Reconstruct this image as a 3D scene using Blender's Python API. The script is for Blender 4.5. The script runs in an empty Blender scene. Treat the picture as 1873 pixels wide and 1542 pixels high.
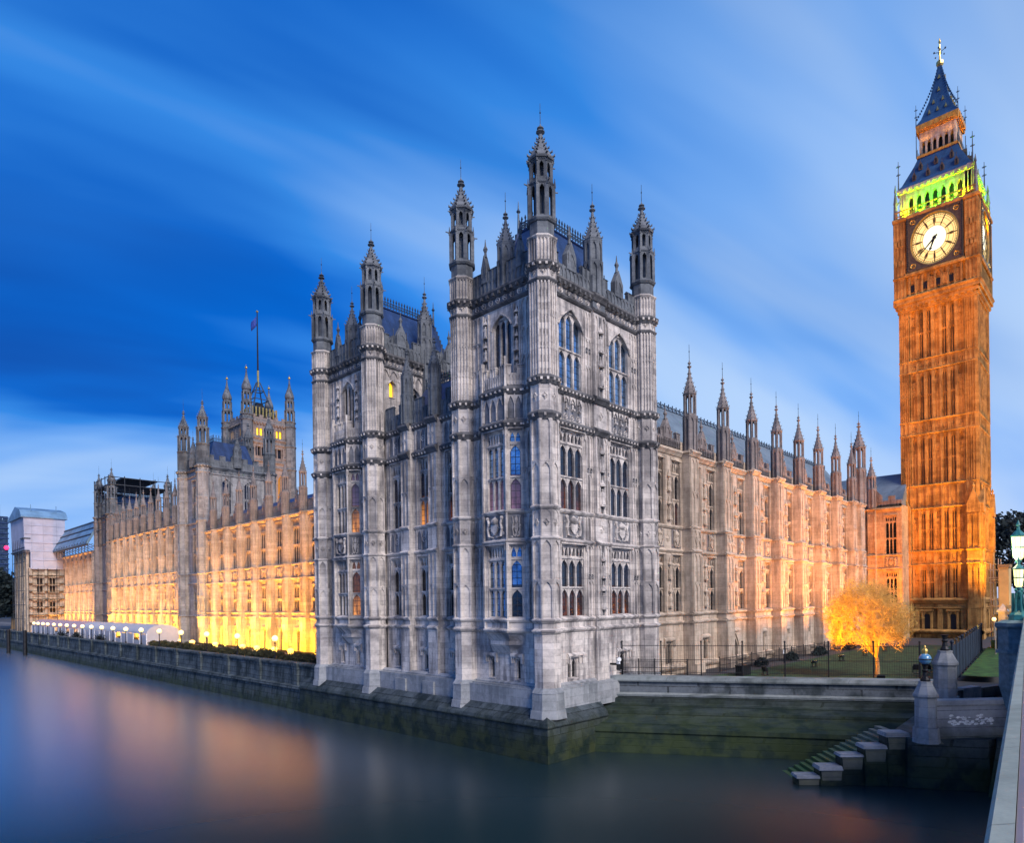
import bpy, math, random
from mathutils import Vector, Matrix
R = math.radians
PI = math.pi
random.seed(11)
scn = bpy.context.scene
COL = scn.collection

# ------------------------------------------------------------------ camera
YAW = R(43.88); ROLL = R(-.763); FPX = 1210.5; CAMZ = 11.3
_F = Vector((math.cos(YAW), math.sin(YAW), 0)); _Rt = Vector((math.sin(YAW), -math.cos(YAW), 0)); _U = Vector((0, 0, 1))
_R3 = _Rt*math.cos(ROLL) + _U*math.sin(ROLL); _U3 = _U*math.cos(ROLL) - _Rt*math.sin(ROLL)
cd = bpy.data.cameras.new('camera'); cam = bpy.data.objects.new('camera', cd); COL.objects.link(cam)
cam.matrix_world = Matrix(((_R3.x, _U3.x, -_F.x, 0), (_R3.y, _U3.y, -_F.y, 0), (_R3.z, _U3.z, -_F.z, CAMZ), (0, 0, 0, 1)))
cd.sensor_fit = 'HORIZONTAL'; cd.sensor_width = 36; cd.lens = 36*FPX/1873; cd.shift_y = 328.3/1873
cd.clip_start = .05; cd.clip_end = 5000
scn.camera = cam

# ------------------------------------------------------------------ colour, sky, sun
scn.view_settings.view_transform = 'Standard'; scn.view_settings.look = 'None'
scn.view_settings.exposure = 0; scn.view_settings.gamma = 1
SUN_EL, SUN_AZ = R(38), R(254)          # azimuth of the sun's place, measured from +X towards +Y
world = bpy.data.worlds.new('World'); scn.world = world; world.use_nodes = True

class NT:
    """tiny node-tree helper"""
    def __init__(s, tree): s.t = tree; s.n = tree.nodes; s.l = tree.links
    def new(s, typ, **kw):
        n = s.n.new(typ)
        for k, v in kw.items():
            if k.startswith('i_'):
                key = k[2:]; key = int(key) if key.isdigit() else key.replace('_', ' ')
                s.put(n.inputs[key], v)
            else: setattr(n, k, v)
        return n
    def put(s, inp, v):
        if hasattr(v, 'is_linked') or hasattr(v, 'links'): s.l.new(v, inp)
        elif isinstance(v, tuple) and len(v) == 3 and inp.type == 'RGBA': inp.default_value = (*v, 1)
        else: inp.default_value = v
    def math(s, op, a, b=0.0, c=None):
        n = s.n.new('ShaderNodeMath'); n.operation = op
        s.put(n.inputs[0], a); s.put(n.inputs[1], b)
        if c is not None: s.put(n.inputs[2], c)
        return n.outputs[0]
    def mix(s, f, a, b, typ='MIX'):
        n = s.n.new('ShaderNodeMix'); n.data_type = 'RGBA'; n.blend_type = typ
        s.put(n.inputs[0], f); s.put(n.inputs[6], a); s.put(n.inputs[7], b)
        return n.outputs[2]
    def comb(s, x, y, z):
        n = s.n.new('ShaderNodeCombineXYZ'); s.put(n.inputs[0], x); s.put(n.inputs[1], y); s.put(n.inputs[2], z); return n.outputs[0]
    def sep(s, v):
        n = s.n.new('ShaderNodeSeparateXYZ'); s.l.new(v, n.inputs[0]); return n.outputs
    def noise(s, vec, scale, detail=3, rough=.5, dist=0.0):
        n = s.n.new('ShaderNodeTexNoise'); s.put(n.inputs['Vector'], vec)
        for k, v in (('Scale', scale), ('Detail', detail), ('Roughness', rough), ('Distortion', dist)): n.inputs[k].default_value = v
        return n.outputs[0]
    def ramp(s, f, lo, hi, a=0.0, b=1.0):
        n = s.n.new('ShaderNodeMapRange'); n.interpolation_type = 'SMOOTHSTEP'
        s.put(n.inputs[0], f); s.put(n.inputs[1], lo); s.put(n.inputs[2], hi); s.put(n.inputs[3], a); s.put(n.inputs[4], b); return n.outputs[0]

def build_world():
    t = NT(world.node_tree); t.n.clear()
    tc = t.new('ShaderNodeTexCoord'); d = t.sep(tc.outputs['Generated'])
    zc = t.math('ADD', t.math('MAXIMUM', d[2], 0.0), .45)
    u = t.math('DIVIDE', d[0], zc); v = t.math('DIVIDE', d[1], zc)
    ca, sa = math.cos(R(CLOUD_ANG)), math.sin(R(CLOUD_ANG))
    us = t.math('ADD', t.math('MULTIPLY', u, ca), t.math('MULTIPLY', v, sa))
    vs = t.math('SUBTRACT', t.math('MULTIPLY', v, ca), t.math('MULTIPLY', u, sa))
    n1 = t.noise(t.comb(t.math('MULTIPLY', us, .55), t.math('MULTIPLY', vs, 2.1), SKY_S1), 1.0, 4, .5, .5)
    n2 = t.noise(t.comb(t.math('MULTIPLY', us, .5), t.math('MULTIPLY', vs, .95), SKY_S2), 1.0, 2, .5, .3)
    n3 = t.noise(t.comb(t.math('MULTIPLY', us, 1.2), t.math('MULTIPLY', vs, 7.0), 1.3), 1.0, 3, .55, .4)
    # the western sky (+X) is the paler one after sunset
    west = t.math('ADD', t.math('MULTIPLY', d[0], math.cos(R(WEST_AZ))), t.math('MULTIPLY', d[1], math.sin(R(WEST_AZ))))
    wfac = t.ramp(west, .35, 1.0)
    low = t.ramp(d[2], 0.0, .55, 1.0, 0.0)
    cov = t.math('ADD', t.math('MULTIPLY', n1, .78), t.math('MULTIPLY', n2, .78))
    cov = t.math('ADD', cov, t.math('MULTIPLY', n3, .12))
    cov = t.math('ADD', cov, t.math('MULTIPLY', wfac, .24))
    cov = t.math('ADD', cov, t.math('MULTIPLY', low, .07))
    c1 = t.ramp(cov, SKY_A, SKY_B)
    cr = t.new('ShaderNodeValToRGB'); t.l.new(c1, cr.inputs[0]); el = cr.color_ramp.elements
    for i, (p_, c_) in enumerate(SKY_RAMP):
        e_ = el[i] if i < 2 else el.new(p_)
        e_.position = p_; e_.color = (*c_, 1)
    dk = t.ramp(t.noise(t.comb(t.math('MULTIPLY', us, .3), t.math('MULTIPLY', vs, .8), SKY_S3), 1.0, 3, .5, .3), .44, .64)
    dk = t.math('MULTIPLY', dk, t.ramp(d[2], .12, .35))
    col = t.mix(t.math('MULTIPLY', dk, .7), cr.outputs[0], SKY_GREY)
    sky = t.new('ShaderNodeTexSky', sky_type='NISHITA', sun_disc=False, sun_elevation=R(1.5), sun_rotation=R(90))
    add = t.mix(1.0, col, t.mix(1.0, sky.outputs[0], (.004, .004, .006), 'MULTIPLY'), 'ADD')
    bg = t.new('ShaderNodeBackground', i_Color=add, i_Strength=SKY_STR)
    out = t.new('ShaderNodeOutputWorld'); t.l.new(bg.outputs[0], out.inputs[0])

SKY_RAMP = ((0.0, (.0, .068, .40)), (1.0, (.46, .66, .98)), (.28, (.0, .130, .62)), (.50, (.035, .26, .82)), (.74, (.20, .45, .95)))
SKY_GREY = (.035, .165, .52)
SKY_A = .60
SKY_B = 1.12
SKY_S1, SKY_S2, SKY_S3 = 33.1, 2.7, 41.4
SKY_STR = 1.0; CLOUD_ANG = -20.0; WEST_AZ = 5.0
FLOODP = 2600; PIERP = 16000
build_world()
sl = bpy.data.lights.new('sun', 'SUN'); sl.energy = 4.0; sl.angle = R(28); sl.color = (1, .91, .85)
so = bpy.data.objects.new('sun', sl); COL.objects.link(so)
_sd = Vector((math.cos(SUN_AZ)*math.cos(SUN_EL), math.sin(SUN_AZ)*math.cos(SUN_EL), math.sin(SUN_EL)))
so.rotation_euler = _sd.to_track_quat('Z', 'Y').to_euler()

# ------------------------------------------------------------------ materials
MATS = {}
def mat(name):
    m = bpy.data.materials.new(name); m.use_nodes = True; t = NT(m.node_tree); t.n.clear()
    out = t.new('ShaderNodeOutputMaterial'); p = t.new('ShaderNodeBsdfPrincipled'); t.l.new(p.outputs[0], out.inputs[0])
    MATS[name] = m
    return m, t, p

def stone(name, c1, c2, soot, sootcol=(.05, .05, .055), bw=.95, rh=.40, streak=.5, mortar=.75, moss=None, rough=.85, ms=.012):
    m, t, p = mat(name)
    g = t.new('ShaderNodeNewGeometry'); s = t.sep(g.outputs['Position'])
    along = t.math('ADD', s[0], s[1])
    bv = t.comb(along, s[2], 0.0)
    br = t.new('ShaderNodeTexBrick', i_Vector=bv, i_Color1=c1, i_Color2=c2, i_Mortar=tuple(x*mortar for x in c2), i_Scale=1.0, i_Mortar_Size=ms, i_Mortar_Smooth=.3, i_Bias=-.1)
    br.inputs['Brick Width'].default_value = bw; br.inputs['Row Height'].default_value = rh
    n1 = t.noise(g.outputs['Position'], .55, 5, .6); n2 = t.noise(g.outputs['Position'], 5.0, 4, .6)
    wide = t.noise(t.comb(t.math('MULTIPLY', along, 1.6), t.math('MULTIPLY', s[2], .16), 0.0), 1.0, 4, .6)
    col = t.mix(t.ramp(n2, .3, .75, 0.0, .5), br.outputs[0], tuple(x*1.18 for x in c1))
    k = t.math('ADD', t.math('MULTIPLY', n1, 1-streak), t.math('MULTIPLY', wide, streak))
    k = t.ramp(k, .43, .62, 0.0, soot)
    fine = t.ramp(t.noise(g.outputs['Position'], 2.3, 6, .75), .40, .78, 0.0, soot*.5)
    col = t.mix(fine, col, tuple(x*.42 for x in c2))
    col = t.mix(k, col, sootcol)
    if moss:
        mz = t.ramp(t.math('ADD', s[2], t.math('MULTIPLY', t.noise(g.outputs['Position'], .9, 4, .6), 1.6)), moss[0], moss[1], 1.0, 0.0)
        mc = t.mix(t.ramp(t.noise(g.outputs['Position'], .7, 3, .6), .4, .6), moss[2], moss[3])
        col = t.mix(t.math('MULTIPLY', mz, moss[4]), col, mc)
    t.put(p.inputs['Base Color'], col); p.inputs['Roughness'].default_value = rough
    p.inputs['Specular IOR Level'].default_value = .25
    h = t.math('ADD', t.math('MULTIPLY', n2, .5), t.math('MULTIPLY', br.outputs[1], -.5))
    b = t.new('ShaderNodeBump', i_Strength=.5, i_Distance=.05, i_Height=h); t.l.new(b.outputs[0], p.inputs['Normal'])
    return m

def plain(name, c, rough=.6, metal=0.0, var=.3, scale=3.0, emis=None, es=0.0, spec=.4, bump=0.0):
    m, t, p = mat(name)
    g = t.new('ShaderNodeNewGeometry')
    n = t.noise(g.outputs['Position'], scale, 4, .6)
    col = t.mix(t.ramp(n, .3, .7), tuple(x*(1-var) for x in c), tuple(min(1, x*(1+var)) for x in c))
    t.put(p.inputs['Base Color'], col); p.inputs['Roughness'].default_value = rough; p.inputs['Metallic'].default_value = metal
    p.inputs['Specular IOR Level'].default_value = spec
    if emis:
        p.inputs['Emission Color'].default_value = (*emis, 1); p.inputs['Emission Strength'].default_value = es
    if bump:
        b = t.new('ShaderNodeBump', i_Strength=.6, i_Distance=bump, i_Height=n); t.l.new(b.outputs[0], p.inputs['Normal'])
    return m

def glass(name, base, metal=0.0, rough=.08, lit=None, es=0.0, lo=.3, hi=.6, lead=(.36, .5), lit_h=2.6):
    """leaded window glass; lit = colour of the lamp-lit room seen through it"""
    m, t, p = mat(name)
    tc = t.new('ShaderNodeTexCoord'); s = t.sep(tc.outputs['Object']); g = t.new('ShaderNodeNewGeometry')
    br = t.new('ShaderNodeTexBrick', i_Vector=t.comb(s[0], s[2], 0.0), i_Scale=1.0, i_Mortar_Size=.022, i_Mortar_Smooth=.1)
    br.offset = 0.0; br.inputs['Brick Width'].default_value = lead[0]; br.inputs['Row Height'].default_value = lead[1]
    n = t.noise(g.outputs['Position'], .8, 3, .6)
    bc = t.mix(t.ramp(n, .3, .7), tuple(x*.6 for x in base), tuple(min(1, x*1.4) for x in base))
    t.put(p.inputs['Base Color'], t.mix(br.outputs[1], bc, (.012, .012, .014)))
    p.inputs['Metallic'].default_value = metal
    t.put(p.inputs['Roughness'], t.math('ADD', t.math('MULTIPLY', br.outputs[1], .5), rough))
    p.inputs['Specular IOR Level'].default_value = .7
    if lit:
        nn = t.ramp(t.noise(t.comb(t.math('MULTIPLY', s[0], 1.5), t.math('MULTIPLY', s[2], .5), 0.0), 1.1, 3, .6), lo, hi)
        p.inputs['Emission Color'].default_value = (*lit, 1)
        nn = t.math('MULTIPLY', nn, t.ramp(s[2], -.2, lit_h, 1.0, .12))
        t.put(p.inputs['Emission Strength'], t.math('MULTIPLY', t.math('MULTIPLY', nn, es), t.math('SUBTRACT', 1.0, br.outputs[1])))
    nb = t.noise(g.outputs['Position'], 2.2, 2, .5)
    b = t.new('ShaderNodeBump', i_Strength=.25, i_Distance=.08, i_Height=nb); t.l.new(b.outputs[0], p.inputs['Normal'])
    return m

STONE = stone('limestone', (.71, .645, .58), (.40, .36, .33), .74, (.08, .078, .088), rh=.46, streak=.72)
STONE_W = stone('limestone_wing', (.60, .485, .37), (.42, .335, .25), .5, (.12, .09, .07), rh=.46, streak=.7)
STONE_M = stone('limestone_greyed', (.37, .36, .35), (.27, .26, .25), .6, (.08, .08, .09), rh=.46)
STONE_T = stone('flood_tinted_limestone', (.49, .275, .085), (.31, .165, .05), .7, (.10, .045, .015), bw=1.3, rh=.55)  # warm limestone with the floodlight's orange put into its base colour
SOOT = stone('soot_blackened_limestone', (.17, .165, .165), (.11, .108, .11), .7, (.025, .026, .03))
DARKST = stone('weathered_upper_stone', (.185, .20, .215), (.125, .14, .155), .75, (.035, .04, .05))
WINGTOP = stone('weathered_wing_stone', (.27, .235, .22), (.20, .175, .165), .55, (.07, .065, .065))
BAND = stone('pierced_band_stone', (.24, .24, .255), (.16, .16, .17), .75, (.05, .05, .055), bw=.6, rh=.5)
RIVER = stone('river_wall_granite', (.085, .105, .115), (.035, .045, .052), .95, (.008, .014, .016), bw=1.6, rh=.62, streak=.3,
              moss=(1.6, 4.6, (.004, .014, .008), (.030, .040, .012), .85), rough=.7, ms=.04, mortar=.25)
APRON = stone('weedy_apron_granite', (.050, .064, .066), (.026, .036, .038), .9, (.006, .012, .012), bw=1.5, rh=.5, streak=.3,
              moss=(1.8, 5.4, (.006, .020, .010), (.028, .045, .012), .8), rough=.75, ms=.04, mortar=.25)
QUAY = stone('dull_quay_granite', (.105, .13, .14), (.055, .075, .083), .9, (.012, .02, .022), bw=1.7, rh=.6, streak=.5, ms=.04, mortar=.3, moss=(.6, 3.2, (.006, .018, .010), (.025, .04, .012), .8))
PLINTH = stone('plinth_granite', (.40, .40, .40), (.30, .31, .32), .6, (.10, .11, .12), bw=1.5, rh=.6)
WHITEST = stone('bleached_granite', (.33, .345, .355), (.23, .24, .25), .6, (.10, .12, .13), bw=1.5, rh=.6)
SLATE = stone('roof_slates', (.028, .062, .17), (.018, .042, .12), .5, (.01, .02, .05), bw=.55, rh=.9, mortar=.3, rough=.45)
SLATE_L = stone('iron_roof_plates', (.17, .215, .25), (.13, .17, .205), .4, (.05, .07, .09), bw=1.6, rh=1.3, mortar=.25, rough=.4)
SLATE_T = stone('tower_roof_plates', (.030, .085, .19), (.022, .065, .15), .4, (.01, .03, .07), bw=.5, rh=.8, mortar=.5, rough=.5)
IRON = plain('black_iron', (.018, .019, .022), .5, .4)
CREST = plain('iron_cresting', (.05, .075, .11), .5, .3)
GOLD = plain('gilding', (.75, .50, .14), .35, .8)
TEAL = plain('teal_paint', (.03, .17, .165), .4, 0, .25, 6)
TEALST = plain('painted_stone_pier', (.10, .16, .185), .6, 0, .25, 4)
GLASS = glass('leaded_glass', (.010, .016, .035))
GLASS_D = glass('dark_glass', (.006, .007, .010), rough=.18)
GLASS_S = glass('sky_mirroring_glass', (.22, .32, .46), metal=.9, rough=.12)
GLASS_W = glass('lamp_lit_glass', (.02, .015, .015), lit=(1, .36, .08), es=1.0, lo=.30, hi=.55)
GLASS_R = glass('dim_red_room_glass', (.02, .012, .016), lit=(.65, .16, .06), es=.35, lo=.40, hi=.75)
GLASS_P = glass('pale_curtained_glass', (.12, .08, .12), lit=(.75, .38, .55), es=.28, lo=.2, hi=.7)
GLASS_Y = plain('bright_lit_glass', (.5, .3, .05), .4, emis=(1, .55, .015), es=1.6)
GLASS_V = glass('warm_tower_glass', (.02, .015, .01), lit=(1, .38, .04), es=.8, lo=.1, hi=.4, lit_h=300)
GRASS = plain('lawn_grass', (.020, .052, .016), .9, 0, .6, 1.1, bump=.05)
GRASS2 = plain('bright_verge_grass', (.035, .09, .012), .9, 0, .55, 1.3, bump=.05)
PAVE = stone('paving', (.17, .165, .16), (.13, .125, .12), .4, bw=1.0, rh=.7)
ASPH = plain('asphalt', (.05, .05, .052), .85, 0, .2, 5)
BARK = plain('bark', (.30, .19, .09), .85, 0, .3, 8)
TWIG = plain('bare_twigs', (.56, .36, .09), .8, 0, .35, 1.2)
LEAFD = plain('dark_leaves', (.012, .022, .022), .8, 0, .4, .6)
HEDGE = plain('clipped_hedge_leaves', (.05, .05, .022), .85, 0, .6, 1.4)
TENT_P = plain('pink_canvas', (.40, .29, .34), .7, 0, .08, .5)
TENT_W = plain('white_canvas', (.42, .43, .47), .7, 0, .08, .5)
SHEET = plain('white_scaffold_sheeting', (.40, .40, .48), .65, 0, .14, .22)
SHEET_B = plain('blue_grey_scaffold_sheeting', (.13, .24, .36), .5, 0, .3, .35)
SCAF = plain('scaffold_tube', (.06, .065, .07), .5, .5)
SCAF_O = plain('pale_scaffold_tube', (.45, .38, .28), .5, .2)
HOARD = plain('hoarding_board', (.55, .38, .16), .7, 0, .15, .6)
BRONZE = plain('dark_bronze_dial_frame', (.12, .09, .055), .45, .4)
COPING = stone('bridge_coping_paint', (.30, .335, .28), (.27, .30, .25), .45, (.14, .165, .14), bw=2.2, rh=9, mortar=.8)
RAILTOP = plain('bridge_rail_top', (.42, .31, .29), .5, 0, .1, 1.5)
BOXY = plain('yellow_grit_box', (.65, .38, .03), .5)
WHITEP = plain('white_enamel', (.75, .76, .78), .4)
BLUEGL = plain('blue_glass_globe', (.10, .25, .42), .12, 0, .15, 4, spec=.8)
SCREEN = plain('dark_fence_mesh', (.012, .022, .038), .7, 0, .3, 1.0)
FLAGM = plain('flag_cloth', (.03, .06, .30), .8, 0, .3, 2)
LAMPG = plain('glowing_globe', (.9, .8, .6), .4, emis=(1, .66, .20), es=1.9)
LANT = plain('glowing_lantern_glass', (.9, .9, .6), .4, emis=(1, .88, .24), es=2.0)
DIALM = plain('opal_dial_glass', (.5, .4, .2), .5, emis=(1, .70, .24), es=1.05)
DIALC = plain('bright_dial_centre', (.5, .5, .4), .5, emis=(1, .92, .60), es=1.4)
DIALI = plain('dial_ironwork', (.10, .065, .02), .5, .3)
FLOODM = plain('floodlight_glass', (.9, .8, .5), .4, emis=(1, .50, .05), es=3.5)
OFFICE = glass('office_glass', (.03, .05, .09), rough=.15, lit=(.55, .75, 1.0), es=.9, lo=.66, hi=.7, lead=(2.2, 3.2), lit_h=500)
REDL = plain('red_beacon_glass', (.6, .02, .05), .4, emis=(1, .02, .1), es=4.0)

def build_water():
    """slow river smoothed by long exposure: dark teal body, mirror growing towards grazing view"""
    m, t, p = mat('river_water_surface')
    p.inputs['Base Color'].default_value = (.001, .016, .019, 1); p.inputs['Roughness'].default_value = .6; p.inputs['Specular IOR Level'].default_value = .1
    gl = t.new('ShaderNodeBsdfGlossy'); gl.inputs['Color'].default_value = (.92, .95, 1, 1); gl.inputs['Roughness'].default_value = .27
    lw = t.new('ShaderNodeLayerWeight', i_Blend=.5)
    mx = t.new('ShaderNodeMixShader'); t.put(mx.inputs[0], t.ramp(lw.outputs['Facing'], .66, .90, .04, .85))
    t.l.new(p.outputs[0], mx.inputs[1]); t.l.new(gl.outputs[0], mx.inputs[2])
    out = [n for n in t.n if n.type == 'OUTPUT_MATERIAL'][0]; t.l.new(mx.outputs[0], out.inputs[0])
    return m
WATER = build_water()

# ------------------------------------------------------------------ mesh builder
class MB:
    def __init__(s): s.v = []; s.f = []; s.m = []; s.mi = 0; s.at()
    def at(s, ox=0., oy=0., oz=0., ang=0.): s.o = (ox, oy, oz); s.c = math.cos(ang); s.s = math.sin(ang); return s
    def pts(s, P):
        c, n, (ox, oy, oz) = s.c, s.s, s.o; b = len(s.v)
        s.v.extend((ox + x*c - y*n, oy + x*n + y*c, oz + z) for x, y, z in P); return b
    def add(s, P, F, mi=None):
        b = s.pts(P); mi = s.mi if mi is None else mi
        for f in F: s.f.append(tuple(b+i for i in f)); s.m.append(mi)
    def box(s, x0, x1, y0, y1, z0, z1, mi=None):
        s.add([(x0,y0,z0),(x1,y0,z0),(x1,y1,z0),(x0,y1,z0),(x0,y0,z1),(x1,y0,z1),(x1,y1,z1),(x0,y1,z1)],
              [(0,3,2,1),(4,5,6,7),(0,1,5,4),(1,2,6,5),(2,3,7,6),(3,0,4,7)], mi)
    def loft(s, P0, z0, P1, z1, mi=None, cap=True):
        n = len(P0); P = [(x,y,z0) for x,y in P0] + [(x,y,z1) for x,y in P1]
        F = [(i,(i+1)%n,n+(i+1)%n,n+i) for i in range(n)]
        if cap: F += [tuple(range(n-1,-1,-1)), tuple(range(n,2*n))]
        s.add(P, F, mi)
    def ng(s, cx, cy, z0, r0, z1, r1, n=8, mi=None, rot=PI/8, cap=True):
        A = [(rot+2*PI*i/n) for i in range(n)]
        s.loft([(cx+r0*math.cos(a), cy+r0*math.sin(a)) for a in A], z0, [(cx+r1*math.cos(a), cy+r1*math.sin(a)) for a in A], z1, mi, cap)
    def lathe(s, cx, cy, prof, n=8, mi=None, rot=PI/8):
        """prof: (radius, z) from bottom to top, one skin"""
        P = []; F = []
        for r, z in prof: P += [(cx+r*math.cos(rot+2*PI*i/n), cy+r*math.sin(rot+2*PI*i/n), z) for i in range(n)]
        for k in range(len(prof)-1):
            for i in range(n): F.append((k*n+i, k*n+(i+1)%n, (k+1)*n+(i+1)%n, (k+1)*n+i))
        F += [tuple(range(n-1,-1,-1)), tuple((len(prof)-1)*n+i for i in range(n))]
        s.add(P, F, mi)
    def extr(s, prof, u0, u1, mi=None):
        """closed profile of (y, z) swept along local x"""
        n = len(prof); P = [(u0,y,z) for y,z in prof] + [(u1,y,z) for y,z in prof]
        s.add(P, [(i,(i+1)%n,n+(i+1)%n,n+i) for i in range(n)] + [tuple(range(n-1,-1,-1)), tuple(range(n,2*n))], mi)
    def poly(s, prof, y0, y1, mi=None):
        """closed outline of (x, z) extruded from y0 to y1"""
        n = len(prof); P = [(x,y0,z) for x,z in prof] + [(x,y1,z) for x,z in prof]
        s.add(P, [(i,(i+1)%n,n+(i+1)%n,n+i) for i in range(n)] + [tuple(range(n-1,-1,-1)), tuple(range(n,2*n))], mi)
    def tube(s, p, q, r0, r1=None, n=5, mi=None, cap=True):
        r1 = r0 if r1 is None else r1; p = Vector(p); q = Vector(q); d = (q-p)
        if d.length < 1e-6: return
        d.normalize(); a = d.orthogonal().normalized(); b = d.cross(a)
        P = [tuple(p+(a*math.cos(2*PI*i/n)+b*math.sin(2*PI*i/n))*r0) for i in range(n)] + [tuple(q+(a*math.cos(2*PI*i/n)+b*math.sin(2*PI*i/n))*r1) for i in range(n)]
        F = [(i,(i+1)%n,n+(i+1)%n,n+i) for i in range(n)]
        if cap: F += [tuple(range(n-1,-1,-1)), tuple(range(n,2*n))]
        s.add(P, F, mi)
    def ball(s, x, y, z, r, n=8, mi=None, sz=1.0):
        k = max(4, n//2+1)
        s.lathe(x, y, [(max(.004, r*math.sin(PI*i/k)), z-r*sz*math.cos(PI*i/k)) for i in range(k+1)], n, mi)
    def mesh(s, name, mats, smooth=False):
        me = bpy.data.meshes.new(name); me.from_pydata(s.v, [], s.f)
        for m in mats: me.materials.append(m)
        me.polygons.foreach_set('material_index', s.m)
        if smooth: me.polygons.foreach_set('use_smooth', [True]*len(s.f))
        me.update(); return me

def put(name, me, parent=None, loc=(0,0,0), rz=0.0):
    """link a mesh as one object; loc is in world space"""
    o = bpy.data.objects.new(name, me); COL.objects.link(o)
    if parent:
        o.parent = parent; p = Vector((0,0,0)); q = parent
        while q: p += q.location; q = q.parent
        o.location = Vector(loc) - p
    else: o.location = loc
    o.rotation_euler = (0, 0, rz)
    return o
def part(name, mb, mats, parent, loc=(0,0,0), rz=0.0, smooth=False):
    return put(name, mb.mesh(name, mats if isinstance(mats, (list, tuple)) else [mats], smooth), parent, loc, rz)
def sub(name, me, parent):
    """a piece of a part that shares its part's axes"""
    o = bpy.data.objects.new(name, me); COL.objects.link(o); o.parent = parent; return o
def tag(o, label, cat, group=None, kind=None):
    if label: o['label'] = label
    if cat: o['category'] = cat
    if group: o['group'] = group
    if kind: o['kind'] = kind
    return o
def thing(name, label, cat, loc=(0,0,0), group=None, rz=0.0):
    o = bpy.data.objects.new(name, None); COL.objects.link(o); o.location = loc; o.rotation_euler = (0,0,rz); o.empty_display_size = .5
    return tag(o, label, cat, group)
def struct(name, mb, mats, loc=(0,0,0)):
    return tag(part(name, mb, mats, None, loc), None, None, None, 'structure')
def dup(root, loc, label=None, group=None, rz=None):
    r = root.copy(); COL.objects.link(r); r.location = loc
    if rz is not None: r.rotation_euler = (0, 0, rz)
    if label: r['label'] = label
    if group: r['group'] = group
    for ch in list(root.children):
        c = ch.copy(); COL.objects.link(c); c.parent = r
        for g in ch.children:
            d = g.copy(); COL.objects.link(d); d.parent = c
    return r

# ------------------------------------------------------------------ gothic vocabulary
EA = -PI/2                                   # east-facing walls: local x runs north, outward is -X
def arch(mb, u0, u1, zs, zt, y0, y1, mi=None, n=4, frac=1.0):
    """stone above a pointed opening: springs at zs, filled up to zt"""
    H = (zt-zs)*.90*frac; w = (u1-u0)/2; uc = (u0+u1)/2
    for sgn in (-1, 1):
        c = []
        for i in range(n+1):
            t = i/n; c.append((uc + sgn*w*(1-t), zs + H*t**.62))
        for i in range(n):
            (a, za), (b, zb) = c[i], c[i+1]
            P = [(a,y0,za),(b,y0,zb),(b,y0,zt),(a,y0,zt),(a,y1,za),(b,y1,zb)]
            mb.add(P, [(0,1,2,3),(0,4,5,1)], mi)
def ribs(mb, u0, u1, z0, z1, n, d=.08, w=.08, y=0.0, mi=None, heads=True, tiers=1):
    """blind tracery: upright ribs with little arched heads"""
    for i in range(n+1):
        u = u0 + (u1-u0)*i/n; mb.box(u-w/2, u+w/2, y-d, y+.02, z0, z1, mi)
    if heads:
        for k in range(tiers):
            zt = z1 - (z1-z0)*k/tiers; pw = (u1-u0)/n
            for i in range(n):
                a = u0+pw*i+w/2; b = u0+pw*(i+1)-w/2
                if b-a > .05: arch(mb, a, b, zt-min(.55, (b-a)*.9), zt, y-d*.8, y, mi, 2)
            if k: mb.box(u0, u1, y-d*1.1, y, zt, zt+.09, mi)
def wall(mb, u0, u1, z0, z1, ops=(), y=0.0, depth=.5, mi=None):
    """flat wall face with openings (u0,u1,z0,z1) and their reveals"""
    us = sorted({u0, u1, *[min(max(o[i], u0), u1) for o in ops for i in (0, 1)]}); zs = sorted({z0, z1, *[min(max(o[i], z0), z1) for o in ops for i in (2, 3)]})
    for a, b in zip(us, us[1:]):
        for c, d in zip(zs, zs[1:]):
            um, zm = (a+b)/2, (c+d)/2
            if any(o[0] < um < o[1] and o[2] < zm < o[3] for o in ops): continue
            mb.add([(a,y,c),(b,y,c),(b,y,d),(a,y,d)], [(0,1,2,3)], mi)
    for a, b, c, d in ops:
        y2 = y+depth
        mb.add([(a,y,c),(b,y,c),(b,y,d),(a,y,d),(a,y2,c),(b,y2,c),(b,y2,d),(a,y2,d)], [(0,4,5,1),(1,5,6,2),(2,6,7,3),(3,7,4,0)], mi)
STRING = [(.02,-.22),(-.10,-.16),(-.20,-.02),(-.20,.06),(.02,.20)]
CORN = [(.02,-.45),(-.10,-.40),(-.22,-.20),(-.34,-.05),(-.34,.08),(.02,.30)]
def mould(mb, u0, u1, z, prof=STRING, y=0.0, mi=None, k=1.0): mb.extr([(y+a*k, z+b*k) for a, b in prof], u0, u1, mi)
def ring(mb, cx, cy, r, z, prof=STRING, n=8, mi=None, k=1.0): mb.lathe(cx, cy, [(r-a*k, z+b*k) for a, b in prof], n, mi)
def bosses(mb, u0, u1, z, step=.55, s=.16, y=0.0, mi=None):
    n = max(1, int((u1-u0)/step))
    for i in range(n):
        u = u0+(u1-u0)*(i+.5)/n; mb.box(u-s/2, u+s/2, y-s*.9, y+.02, z-s*.6, z+s*.6, mi)
def diamond(mb, u, z, s, y=0.0, mi=None, d=.07):
    """raised lozenge frame"""
    for k in (1.0, .48):
        P = [(u,y-.01,z-s*k),(u+s*.8*k,y-.01,z),(u,y-.01,z+s*k),(u-s*.8*k,y-.01,z),(u,y-d,z-s*.72*k),(u+s*.56*k,y-d,z),(u,y-d,z+s*.72*k),(u-s*.56*k,y-d,z)]
        mb.add(P, [(0,1,5,4),(1,2,6,5),(2,3,7,6),(3,0,4,7)] + ([(4,5,6,7)] if k < 1 else []), mi)
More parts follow.
